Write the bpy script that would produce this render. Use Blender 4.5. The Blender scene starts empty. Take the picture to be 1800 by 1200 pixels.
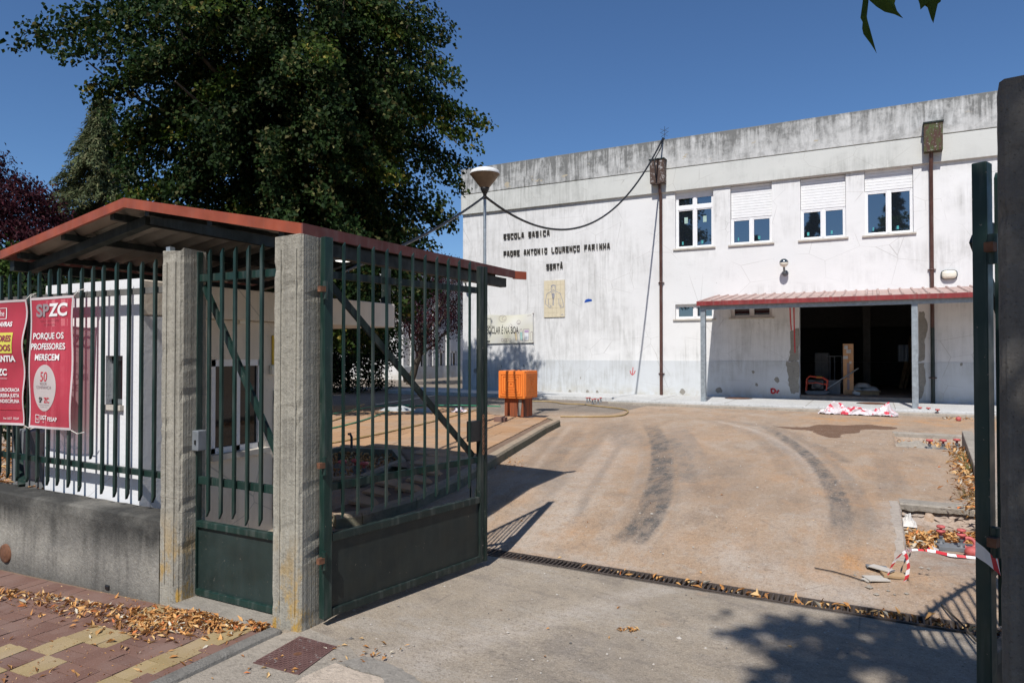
import bpy, math, random
import numpy as np
from mathutils import Vector, Matrix, Euler
random.seed(7); rng = np.random.default_rng(7)
scene = bpy.context.scene
col = scene.collection

# ---------------------------------------------------------------- camera, sky, sun, exposure
EYE, YAW, PITCH, FOC = 1.7, math.radians(27.98), math.atan(18/1200), 1200.0
cam_d = bpy.data.cameras.new('camera'); cam_d.lens = 24; cam_d.sensor_width = 36
cam_d.clip_start = 0.05; cam_d.clip_end = 2000
cam = bpy.data.objects.new('camera', cam_d); col.objects.link(cam)
cam.location = (0, 0, EYE); cam.rotation_euler = (math.pi/2 + PITCH, 0, YAW)
scene.camera = cam
SUN_X, SUN_Y = 0.095, -0.79          # towards the sun, per metre of height
SUN_EL = math.atan(1/math.hypot(SUN_X, SUN_Y)); SUN_AZ = math.atan2(SUN_X, SUN_Y)
world = bpy.data.worlds.new('World'); scene.world = world; world.use_nodes = True
wn = world.node_tree; bg = wn.nodes['Background']
sky = wn.nodes.new('ShaderNodeTexSky'); sky.sky_type = 'NISHITA'; sky.sun_disc = False
sky.sun_elevation = SUN_EL; sky.sun_rotation = SUN_AZ
sky.altitude = 300; sky.air_density = 1.0; sky.dust_density = 0.0; sky.ozone_density = 9.5
hs = wn.nodes.new('ShaderNodeHueSaturation'); hs.inputs['Saturation'].default_value = 1.02; hs.inputs['Value'].default_value = 1.08
wn.links.new(sky.outputs[0], hs.inputs['Color']); wn.links.new(hs.outputs[0], bg.inputs[0]); bg.inputs[1].default_value = 0.095
sun_d = bpy.data.lights.new('sun', 'SUN'); sun_d.energy = 5.0; sun_d.angle = math.radians(0.55)
sun_d.color = (1.0, 0.965, 0.92)
sun = bpy.data.objects.new('sun', sun_d); col.objects.link(sun)
sun.rotation_euler = Vector((SUN_X, SUN_Y, 1)).to_track_quat('Z', 'Y').to_euler(); sun.location = (5, -20, 25)
vs = scene.view_settings; vs.view_transform = 'Standard'; vs.look = 'None'; vs.exposure = 0.0; vs.gamma = 1.0
vs.use_curve_mapping = False

# ---------------------------------------------------------------- measuring helpers (a sight line met with a real plane)
def ray(px, py):
    u = (px-900)/FOC; v = (600-py)/FOC
    fz = math.sin(PITCH)+v*math.cos(PITCH); fh = math.cos(PITCH)-v*math.sin(PITCH)
    return (u*math.cos(YAW)-fh*math.sin(YAW), u*math.sin(YAW)+fh*math.cos(YAW), fz)
def at(px, py, Y):
    r = ray(px, py); t = Y/r[1]; return r[0]*t, EYE+r[2]*t
def atx(px, py, X):
    r = ray(px, py); t = X/r[0]; return r[1]*t, EYE+r[2]*t
def gr(px, py, z=0.0):
    r = ray(px, py); t = (z-EYE)/r[2]; return r[0]*t, r[1]*t
def proj(x, y, z):
    z = z-EYE
    r = x*math.cos(YAW)+y*math.sin(YAW); d = -x*math.sin(YAW)+y*math.cos(YAW)
    f2 = d*math.cos(PITCH)+z*math.sin(PITCH); up = -d*math.sin(PITCH)+z*math.cos(PITCH)
    return 900+FOC*r/f2, 600-FOC*up/f2
def sstep(a, b, x):
    t = np.clip((x-a)/(b-a), 0, 1); return t*t*(3-2*t)
def zroad(y):
    y = np.asarray(y, float)
    return 0.13*np.clip(y-5.2, 0, 1.55) + 0.0122*np.clip(y-6.75, 0, 8.2)
def zr(y): return float(zroad(y))

# ---------------------------------------------------------------- materials
class NT:
    def __init__(s, name):
        s.m = bpy.data.materials.new(name); s.m.use_nodes = True
        s.t = s.m.node_tree; s.b = s.t.nodes['Principled BSDF']; s._pos = None
    def n(s, typ): return s.t.nodes.new(typ)
    def set(s, sock, v):
        if isinstance(v, bpy.types.NodeSocket): s.t.links.new(v, sock)
        elif isinstance(v, (tuple, list)) and len(v) == 3 and sock.type == 'RGBA': sock.default_value = (*v, 1)
        else: sock.default_value = v
    @property
    def pos(s):
        if s._pos is None: s._pos = s.n('ShaderNodeNewGeometry').outputs['Position']
        return s._pos
    def obj(s): return s.n('ShaderNodeTexCoord').outputs['Object']
    def rand(s): return s.n('ShaderNodeObjectInfo').outputs['Random']
    def map(s, v, scale=(1, 1, 1), loc=(0, 0, 0), rot=(0, 0, 0)):
        k = s.n('ShaderNodeMapping'); s.set(k.inputs['Vector'], v)
        k.inputs['Scale'].default_value = scale; k.inputs['Location'].default_value = loc; k.inputs['Rotation'].default_value = rot
        return k.outputs[0]
    def noise(s, scale, detail=4, rough=.55, v=None, dist=0, color=False):
        k = s.n('ShaderNodeTexNoise'); s.set(k.inputs['Vector'], v if v is not None else s.pos)
        k.inputs['Scale'].default_value = scale; k.inputs['Detail'].default_value = detail
        k.inputs['Roughness'].default_value = rough; k.inputs['Distortion'].default_value = dist
        return k.outputs[1 if color else 0]
    def voro(s, scale, v=None, feature='F1', rand=1):
        k = s.n('ShaderNodeTexVoronoi'); k.feature = feature; s.set(k.inputs['Vector'], v if v is not None else s.pos)
        k.inputs['Scale'].default_value = scale; k.inputs['Randomness'].default_value = rand; return k.outputs['Distance']
    def ramp(s, f, stops, mode='LINEAR'):
        k = s.n('ShaderNodeValToRGB'); s.set(k.inputs[0], f); k.color_ramp.interpolation = mode
        e = k.color_ramp.elements
        while len(e) < len(stops): e.new(.5)
        for i, (p, c) in enumerate(stops):
            e[i].position = p; e[i].color = (*c, 1) if isinstance(c, (tuple, list)) else (c, c, c, 1)
        return k.outputs[0]
    def fac(s, f, a, b, lo=0., hi=1.):
        k = s.n('ShaderNodeMapRange'); s.set(k.inputs[0], f)
        for i, v in enumerate((a, b, lo, hi)): k.inputs[i+1].default_value = v
        return k.outputs[0]
    def mix(s, f, a, b, blend='MIX'):
        k = s.n('ShaderNodeMix'); k.data_type = 'RGBA'; k.blend_type = blend
        s.set(k.inputs[0], f); s.set(k.inputs[6], a); s.set(k.inputs[7], b); return k.outputs[2]
    def math(s, op, a, b=0.):
        k = s.n('ShaderNodeMath'); k.operation = op; s.set(k.inputs[0], a); s.set(k.inputs[1], b); return k.outputs[0]
    def mul(s, a, b): return s.math('MULTIPLY', a, b)
    def add(s, a, b): return s.math('ADD', a, b)
    def sep(s, v):
        k = s.n('ShaderNodeSeparateXYZ'); s.set(k.inputs[0], v); return k.outputs
    def attr(s, name):
        k = s.n('ShaderNodeAttribute'); k.attribute_name = name; return k.outputs
    def bump(s, h, strength=.3, dist=.01):
        k = s.n('ShaderNodeBump'); s.set(k.inputs['Height'], h); k.inputs['Strength'].default_value = strength
        k.inputs['Distance'].default_value = dist; s.set(s.b.inputs['Normal'], k.outputs[0])
    def out(s, color, rough=.8, metal=0., spec=None, **kw):
        s.set(s.b.inputs['Base Color'], color); s.set(s.b.inputs['Roughness'], rough); s.set(s.b.inputs['Metallic'], metal)
        if spec is not None: s.b.inputs['Specular IOR Level'].default_value = spec
        for k, v in kw.items(): s.set(s.b.inputs[k.replace('_', ' ')], v)
        return s.m

def simple(name, c, rough=.6, metal=0., var=.18, scale=8., bump=0., spec=None, bscale=60):
    k = NT(name)
    f = k.fac(k.noise(scale, 5), .3, .7)
    a = tuple(x*(1-var) for x in c); b = tuple(min(1, x*(1+var)) for x in c)
    cc = k.mix(f, a, b)
    rn = k.fac(k.noise(scale*3, 3), .3, .7, max(0.02, rough-.1), min(1, rough+.1))
    if bump: k.bump(k.noise(bscale, 4), bump, .005)
    return k.out(cc, rn, metal, spec)

def paint_metal(name, c, rough=.45, worn=(.2, .17, .14), amount=.5):
    k = NT(name)
    f = k.fac(k.noise(5, 5), .3, .7)
    cc = k.mix(f, tuple(x*.75 for x in c), tuple(x*1.25 for x in c))
    st = k.fac(k.noise(1, 4, v=k.map(k.pos, (22, 22, 2.5))), .5, .75)
    cc = k.mix(k.mul(st, amount), cc, tuple(.5*x+.5*y for x, y in zip(c, (.22, .22, .2))))
    ch = k.fac(k.noise(42, 4, .6), .69, .72)
    cc = k.mix(ch, cc, worn)
    k.bump(k.noise(60, 3), .08, .003)
    return k.out(cc, k.fac(k.noise(9, 3), .3, .7, rough-.1, rough+.18), 0, .4)

def concrete(name, c, c2, streak=.5, grain=60, dark=(.09, .085, .075), lichen=None, boards=0, grime=None):
    k = NT(name)
    cc = k.mix(k.fac(k.noise(1.7, 6, .6), .32, .68), c, c2)
    s1 = k.fac(k.noise(1, 6, .65, k.map(k.pos, (9, 9, .8))), .5, .72)
    cc = k.mix(k.mul(s1, streak), cc, dark)
    cc = k.mix(k.mul(k.fac(k.noise(14, 7, .75), .5, .64), .5), cc, tuple(x*.45 for x in c)); cc = k.mix(k.mul(k.fac(k.noise(21, 7, .8), .54, .64), .4), cc, tuple(min(1, x*1.3) for x in c))
    pits = k.fac(k.voro(70), .0, .17, 1, 0)
    cc = k.mix(k.mul(pits, k.fac(k.noise(9, 2), .45, .6)), cc, tuple(x*.35 for x in c))
    cc = k.mix(k.mul(k.fac(k.noise(120, 2), .6, .8), .35), cc, tuple(min(1, x*1.4) for x in c))
    if boards:
        bs = k.fac(k.noise(1, 2, .5, k.map(k.pos, (boards, boards, .12))), .38, .62); cc = k.mix(k.mul(bs, .38), cc, tuple(min(1, x*1.35) for x in c))
        gs = k.fac(k.noise(1, 4, .7, k.map(k.pos, (5, 5, 30))), .55, .75); cc = k.mix(k.mul(gs, .3), cc, tuple(x*.5 for x in c))
    cc = k.mix(k.fac(k.noise(75, 5, .8), .42, .3), cc, k.mix(.55, cc, (0.03, 0.028, 0.025)))
    if grime:
        z = k.sep(k.pos)[2]; gm = k.mul(k.fac(k.add(z, k.mul(k.noise(1, 6, .7, k.map(k.pos, (7, 7, 1.0))), .34)), grime[0]+.14, grime[1]+.12), .9)
        gb = k.mul(k.fac(k.add(z, k.mul(k.noise(2.5, 6, .7), .2)), .2, .02), .5); gn = k.fac(k.noise(1.3, 5, .6), .34, .5, .45, 1)
        cc = k.mix(k.mul(gm, gn), cc, dark); cc = k.mix(gb, cc, tuple(x*1.6 for x in dark))
    if lichen:
        z = k.sep(k.pos)[2]
        l = k.mul(k.fac(z, .02, .62, 1, 0), k.fac(k.noise(7, 7, .7, k.map(k.pos, (1, 1, .5))), .5, .6))
        cc = k.mix(k.mul(l, .9), cc, lichen)
    h = k.add(k.noise(grain, 6, .7), k.mul(pits, -.7))
    if boards:
        bd = k.noise(1, 3, .6, k.map(k.pos, (boards, boards, .4)))
        h = k.add(h, k.mul(bd, 2.2))
    k.bump(h, .8, .016)
    return k.out(cc, .92, 0, .2)

M = {}
M['green'] = paint_metal('green_paint', (.009, .029, .023), .40)
M['green_dark'] = paint_metal('dark_green_paint', (.010, .019, .016), .5)
M['beam'] = paint_metal('dark_beam_paint', (.008, .013, .012), .6, (.05, .04, .03), .2)
M['fence_rail'] = paint_metal('faded_rail_paint', (.12, .115, .105), .6)
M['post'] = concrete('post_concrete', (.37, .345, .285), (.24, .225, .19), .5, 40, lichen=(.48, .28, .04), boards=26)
M['post_dark'] = concrete('shaded_post_concrete', (.18, .165, .145), (.11, .10, .088), .55, 40, boards=26)  # darker copy of the post concrete, tree shade on the right post painted in
M['low_wall'] = concrete('low_wall_concrete', (.34, .32, .275), (.20, .19, .17), .6, 40, dark=(.035, .035, .033), grime=(.22, .46))
M['kerb'] = concrete('kerb_concrete', (.37, .335, .28), (.27, .245, .21), .2, 70)
M['pale_concrete'] = concrete('pale_concrete', (.6, .6, .585), (.5, .5, .48), .08, 70, dark=(.3, .29, .27))
M['rim'] = concrete('rim_concrete', (.42, .37, .31), (.3, .27, .225), .15, 40)
M['soil'] = concrete('soil', (.42, .30, .22), (.36, .32, .28), .2, 18)

def facade(name, base, grey, amount, zmask=None, peel=False):
    k = NT(name); P = k.pos; z = k.sep(P)[2]
    cc = k.mix(k.fac(k.noise(.6, 5), .35, .65), base, tuple(x*.93 for x in base))
    st = k.noise(1, 7, .68, k.map(P, (4.2, 4.2, .55)), 1.2)
    st2 = k.noise(1, 5, .6, k.map(P, (17, 17, .6)))
    area = k.fac(k.add(k.noise(.42, 4, .6, k.map(P, (1, 1, 1.6))), k.fac(k.sep(P)[0], -5.5, -8.5, 0, .13)), .45, .63)
    blot = k.mul(k.fac(k.noise(2.6, 8, .72), .44, .66), area)
    f = k.mul(k.add(k.mul(blot, .35), k.mul(k.add(k.mul(k.fac(st, .44, .7), .6), k.mul(k.fac(st2, .48, .72), .4)), area)), amount)
    if zmask == 'top':      # grime that ran down from the coping
        f = k.add(f, k.mul(k.mul(k.fac(z, 6.9, 7.9), k.fac(st, .34, .6)), .75))
        f = k.add(f, k.mul(k.fac(k.noise(5, 8, .75), .45, .62), .35))
        f = k.add(f, k.mul(k.fac(z, 7.9, 7.99), .45))
    f = k.math('MINIMUM', f, .95)
    cc = k.mix(f, cc, grey)
    if zmask == 'wall':     # splash at the foot
        ft = k.mul(k.fac(z, .45, .75, 1, 0), k.fac(k.noise(3, 5, .7), .4, .6))
        cc = k.mix(k.mul(ft, .55), cc, (.45, .41, .32))
    bl = k.mul(k.fac(k.noise(26, 5, .75), .6, .72), k.fac(k.noise(1.1, 3), .45, .62))
    cc = k.mix(k.mul(bl, .5), cc, tuple(x*.6 for x in grey))
    if peel:
        pm = k.mul(k.fac(k.noise(1.5, 7, .62, k.map(P, (1, 1, 1.7), (3.3, 0, .6))), .635, .645), k.fac(z, 7.5, 7.62, 1, 0))
        cc = k.mix(pm, cc, (.42, .37, .28))
    cr = k.fac(k.voro(.9, k.map(P, (1, 1, 1.3)), 'DISTANCE_TO_EDGE'), 0, .006, 1, 0)
    cc = k.mix(k.mul(k.mul(cr, k.fac(k.noise(.8, 2), .45, .55)), .6), cc, (.3, .28, .25))
    spots = k.mul(k.fac(k.voro(2.3, P), .0, .035, 1, 0), k.fac(k.noise(.7, 2), .48, .5))
    cc = k.mix(k.mul(spots, .8), cc, (.16, .13, .1))
    k.bump(k.add(k.noise(30, 5, .6), k.mul(k.noise(1, 3, .6, k.map(P, (3, 3, 16))), .5)), .22, .012)
    return k.out(cc, .88, 0, .2)
M['wall'] = facade('facade_white_render', (.745, .74, .728), (.38, .375, .355), .72, 'wall')
M['parapet'] = facade('parapet_concrete', (.60, .60, .58), (.15, .152, .145), .95, 'top', True)
M['band'] = facade('lintel_band_concrete', (.60, .605, .57), (.30, .305, .28), .75)
M['dado'] = facade('dado_grey_render', (.61, .63, .64), (.34, .335, .31), .85, 'wall')
M['patch'] = concrete('fresh_cement', (.33, .31, .27), (.26, .245, .215), .1, 60)
M['booth'] = facade('booth_white_render', (.76, .765, .77), (.5, .5, .48), .15)
M['booth_cream'] = facade('booth_cream_render', (.80, .72, .60), (.3, .26, .2), .4)
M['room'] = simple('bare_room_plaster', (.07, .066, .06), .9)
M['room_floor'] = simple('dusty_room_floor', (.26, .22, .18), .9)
M['pvc'] = simple('white_window_plastic', (.80, .80, .80), .35, var=.03)
M['shutter'] = simple('white_shutter_plastic', (.82, .82, .81), .4, var=.04)
M['sill'] = simple('stone_sill', (.50, .46, .40), .8)
k = NT('window_glass')
M['glass'] = k.out((.012, .016, .022), .02, 0, 1.0); k.b.inputs['IOR'].default_value = 2.1
k = NT('dark_room_glass'); M['glass_dark'] = k.out((.01, .011, .012), .04, 0, .5)
M['brown'] = paint_metal('brown_downpipe_paint', (.085, .036, .027), .5, (.3, .28, .26))
k = NT('mossy_hopper_paint')
cc = k.mix(k.fac(k.noise(9, 6, .7, k.map(k.pos, (1.5, 1.5, .5))), .45, .6), (.075, .034, .025), (.065, .09, .025))
cc = k.mix(k.fac(k.noise(24, 4), .62, .68), cc, (.35, .34, .3)); M['hopper_moss'] = k.out(cc, .8)
k = NT('flaking_hopper_paint')
cc = k.mix(k.fac(k.noise(11, 6, .7), .54, .6), (.075, .045, .034), (.33, .31, .3)); M['hopper'] = k.out(cc, .8)
M['galv'] = simple('galvanised_steel', (.36, .40, .42), .45, .55, .2, 14)
M['lock'] = simple('dull_lock_steel', (.22, .24, .26), .5, .3)
M['black'] = simple('black_plastic', (.012, .012, .013), .45)
M['letter'] = simple('rusted_letter_metal', (.045, .04, .034), .8, var=.4, scale=20)
M['red_roof'] = paint_metal('red_fascia_paint', (.27, .060, .027), .45, (.2, .1, .07), .25)
M['red_roof_shade'] = paint_metal('shaded_red_fascia', (.14, .04, .032), .6, (.12, .08, .06), .5)  # darker copy of the fascia red: shade on eaves and back gable put into the colour
k = NT('fibre_cement_sheet')
cc = k.mix(k.fac(k.noise(3, 5), .35, .65), (.34, .31, .27), (.25, .225, .195))
cc = k.mix(k.mul(k.fac(k.noise(1, 5, .6, k.map(k.pos, (1.5, 9, 1.5))), .5, .7), .5), cc, (.14, .12, .1)); M['sheet'] = k.out(cc, .9)
k = NT('dusty_pink_roof_metal')
cc = k.mix(k.fac(k.noise(2.2, 6, .65), .35, .65), (.38, .245, .21), (.46, .36, .32))
cc = k.mix(k.mul(k.fac(k.noise(13, 5), .55, .7), .4), cc, (.6, .52, .47)); M['canopy_roof'] = k.out(cc, .7)
M['canopy_edge'] = paint_metal('dark_red_edge', (.22, .03, .03), .5)
M['orange'] = None
k = NT('orange_planter_paint')
cc = k.mix(k.fac(k.noise(3, 5), .3, .7), (.72, .18, .022), (.82, .235, .035))
cc = k.mix(k.fac(k.noise(30, 4, .7), .70, .73), cc, (.55, .5, .46))
cc = k.mix(k.mul(k.fac(k.noise(1, 5, .6, k.map(k.pos, (14, 14, 1))), .55, .75), .35), cc, (.36, .08, .015)); k.bump(k.noise(45, 4), .15, .004)
M['orange'] = k.out(cc, .55)
k = NT('stained_orange_stem')
cc = k.mix(k.fac(k.noise(1, 5, .6, k.map(k.pos, (7, 7, .6))), .42, .62), (.38, .09, .025), (.05, .025, .015)); M['orange_stem'] = k.out(cc, .8)
M['lamp_shade'] = simple('weathered_brown_shade', (.17, .12, .075), .6, var=.15)
M['lamp_rim'] = simple('white_lamp_rim', (.68, .68, .66), .5)
M['lamp_white'] = simple('opal_lamp_plastic', (.74, .70, .58), .4, var=.05)
M['steel_cap'] = simple('mirror_lamp_cap', (.16, .19, .2), .18, .9)
M['grate'] = simple('rusty_grate_iron', (.085, .066, .055), .75, .3, .35, 20)
k = NT('chequer_manhole_iron')
ob = k.map(k.pos, (1, 1, 1), (0, 0, 0), (0, 0, .78))
w1 = k.noise(90, 2); cc = k.mix(k.fac(k.noise(7, 5), .35, .65), (.115, .058, .05), (.16, .09, .08))
cc = k.mix(k.fac(k.noise(40, 4), .62, .7), cc, (.3, .27, .25)); M['manhole'] = k.out(cc, .7, .1)
k = NT('brick_paver_red')
r = k.rand(); cc = k.mix(r, (.155, .085, .066), (.20, .115, .088))
cc = k.mix(k.mul(k.fac(k.noise(4, 5), .45, .7), .5), cc, (.23, .165, .14)); cc = k.mix(k.fac(k.noise(130, 2), .62, .75), cc, (.27, .2, .18))
k.bump(k.noise(90, 4), .35, .006); M['paver_red'] = k.out(cc, .9, 0, .2)
k = NT('brick_paver_yellow')
r = k.rand(); cc = k.mix(r, (.29, .215, .105), (.35, .265, .14))
cc = k.mix(k.mul(k.fac(k.noise(4, 5), .45, .7), .5), cc, (.36, .28, .2)); cc = k.mix(k.fac(k.noise(130, 2), .62, .75), cc, (.48, .38, .25))
k.bump(k.noise(90, 4), .35, .006); M['paver_yellow'] = k.out(cc, .9, 0, .2)
k = NT('dusty_island_paver')
r = k.rand(); cc = k.mix(r, (.40, .235, .125), (.47, .29, .165))
cc = k.mix(k.mul(k.fac(k.noise(1.3, 5), .42, .65), .6), cc, (.36, .27, .195)); cc = k.mix(k.fac(k.noise(60, 3), .62, .75), cc, (.52, .38, .26))
k.bump(k.noise(70, 4), .3, .006); M['paver_island'] = k.out(cc, .95, 0, .15)
M['bed'] = simple('dusty_joint_sand', (.2, .13, .085), .95, bump=.3)
M['hose_green'] = simple('green_hose', (.02, .22, .11), .45)
M['hose_yellow'] = simple('yellow_hose', (.36, .25, .10), .6)
M['cardboard'] = simple('cardboard', (.62, .34, .17), .85, var=.12)
M['label_paper'] = simple('paper_label', (.6, .58, .55), .8)
M['red_plastic'] = simple('faded_red_plastic', (.48, .10, .09), .6, var=.3, scale=30)
M['pipe_grey'] = simple('grey_fitting', (.16, .17, .18), .6)
M['red_paint'] = simple('red_spray_paint', (.55, .03, .04), .6)
M['blue_paint'] = simple('blue_paint', (.012, .07, .35), .4)
M['yellow'] = simple('yellow_sign', (.62, .42, .03), .5)
M['cream_board'] = simple('tile_glaze', (.66, .58, .42), .4, var=.06)
M['ink'] = simple('blue_grey_glaze_line', (.22, .25, .36), .5)
M['wood'] = simple('pallet_wood', (.36, .24, .13), .85, var=.25)
M['engine'] = simple('engine_black', (.09, .09, .09), .5, .3)
M['machine_red'] = simple('machine_red_paint', (.75, .10, .05), .45)
M['grey_cloth'] = simple('grey_sack_cloth', (.36, .38, .38), .9)
M['dado_panel'] = simple('grey_panel', (.15, .16, .165), .7)
M['bark'] = concrete('bark', (.10, .08, .06), (.06, .05, .04), .4, 25)
M['white_print'] = simple('white_print', (.78, .76, .74), .6, var=.04)
M['grey_print'] = simple('grey_print', (.28, .22, .23), .6, var=.04)
M['darkred_print'] = simple('dark_red_print', (.17, .02, .03), .6, var=.04)
M['yellow_print'] = simple('yellow_print', (.62, .56, .08), .6, var=.04)
M['maroon_print'] = simple('maroon_print', (.25, .02, .05), .6, var=.04)
M['red_print'] = simple('red_print', (.55, .03, .05), .6, var=.04)
M['black_print'] = simple('black_print', (.03, .03, .03), .6, var=.04)
M['rope'] = simple('white_cord', (.6, .58, .52), .8)
M['rust'] = simple('rusty_iron', (.14, .06, .03), .85, var=.4, scale=25)

def translucent(name, colsock_fn, amt, rough=.5):
    k = NT(name); c = colsock_fn(k)
    k.out(c, rough+.15, 0, .1)
    tr = k.n('ShaderNodeBsdfTranslucent'); k.set(tr.inputs[0], c)
    mx = k.n('ShaderNodeMixShader'); mx.inputs[0].default_value = amt
    k.t.links.new(k.b.outputs[0], mx.inputs[1]); k.t.links.new(tr.outputs[0], mx.inputs[2])
    k.t.links.new(mx.outputs[0], k.t.nodes['Material Output'].inputs[0])
    return k
def leafmat(name, amt=.3):
    return translucent(name, lambda k: k.attr('leafcol')[0], amt, .45).m
M['leaf'] = leafmat('tree_leaf'); M['dry_leaf'] = leafmat('dry_leaf', .12)
def cloth_see_through(name, c, through):   # a thin printed mesh: some sun passes through, tinted
    k = NT(name)
    cc = k.mix(k.fac(k.noise(3, 4), .3, .7), tuple(x*.88 for x in c), tuple(min(1, x*1.1) for x in c))
    k.out(cc, .55, 0, .3)
    tp = k.n('ShaderNodeBsdfTransparent'); tp.inputs[0].default_value = (1, .72, .72, 1)
    tl = k.n('ShaderNodeBsdfTranslucent'); k.set(tl.inputs[0], cc)
    m1 = k.n('ShaderNodeMixShader'); m1.inputs[0].default_value = .25
    k.t.links.new(k.b.outputs[0], m1.inputs[1]); k.t.links.new(tl.outputs[0], m1.inputs[2])
    m2 = k.n('ShaderNodeMixShader'); m2.inputs[0].default_value = through
    k.t.links.new(m1.outputs[0], m2.inputs[1]); k.t.links.new(tp.outputs[0], m2.inputs[2])
    k.t.links.new(m2.outputs[0], k.t.nodes['Material Output'].inputs[0]); return k.m
M['banner_red'] = cloth_see_through('red_banner_mesh', (.68, .075, .115), .22)
M['banner_hem'] = cloth_see_through('white_banner_hem', (.75, .73, .72), .1)
M['banner_circle'] = cloth_see_through('pale_banner_print', (.68, .65, .62), .1)
k = NT('recycling_banner_vinyl')
cc = k.mix(k.fac(k.noise(.9, 2), .35, .65), (.62, .60, .46), (.72, .71, .68)); M['banner_vinyl'] = k.out(cc, .3, 0, .5)
k = NT('printed_plastic_sheet')
pr = k.fac(k.noise(5, 3, .6, dist=.6), .585, .61)
M['plastic'] = k.out(k.mix(pr, (.64, .58, .585), (.62, .06, .09)), .35)
k = NT('red_white_tape')
u = k.n('ShaderNodeAttribute'); u.attribute_name = 'stripe'
M['tape'] = k.out(k.mix(k.math('GREATER_THAN', u.outputs['Fac'], .5), (.78, .75, .74), (.58, .04, .05)), .4)
k = NT('lit_lamp_panel'); k.out((.8, .8, .8), .4); k.b.inputs['Emission Color'].default_value = (1, .97, .92, 1); k.b.inputs['Emission Strength'].default_value = 1.6
M['lit'] = k.m

# ---------------------------------------------------------------- object helpers
def tag(o, label=None, cat=None, group=None, kind=None):
    if label: o['label'] = label
    if cat: o['category'] = cat
    if group: o['group'] = group
    if kind: o['kind'] = kind
    return o
def thing(name, label, cat, loc=(0, 0, 0), group=None):
    o = bpy.data.objects.new(name, None); o.empty_display_size = .2; col.objects.link(o); o.location = loc
    return tag(o, label, cat, group)
def attach(o, parent):
    if parent is None: return o
    o.parent = parent
    if parent.type == 'EMPTY': o.matrix_parent_inverse = Matrix.Translation(-Vector(parent.location))
    return o
def inst(mesh, name, loc, parent=None, rot=(0, 0, 0), scale=(1, 1, 1)):
    o = bpy.data.objects.new(name, mesh); col.objects.link(o)
    o.location = loc; o.rotation_euler = rot; o.scale = scale
    return attach(o, parent)
def children(o): return [c for c in bpy.data.objects if c.parent == o]
def copy_tree(o, loc=None, rotz=None, label=None):
    kids = {}
    for c in bpy.data.objects:
        if c.parent: kids.setdefault(c.parent.name, []).append(c)
    def rec(src, par):
        n = src.copy(); col.objects.link(n)
        if par is not None: n.parent = par
        for ch in kids.get(src.name, []): rec(ch, n)
        return n
    n = rec(o, None)
    if loc is not None: n.location = loc
    if rotz is not None: n.rotation_euler = (0, 0, rotz)
    if label: n['label'] = label
    return n

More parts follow.
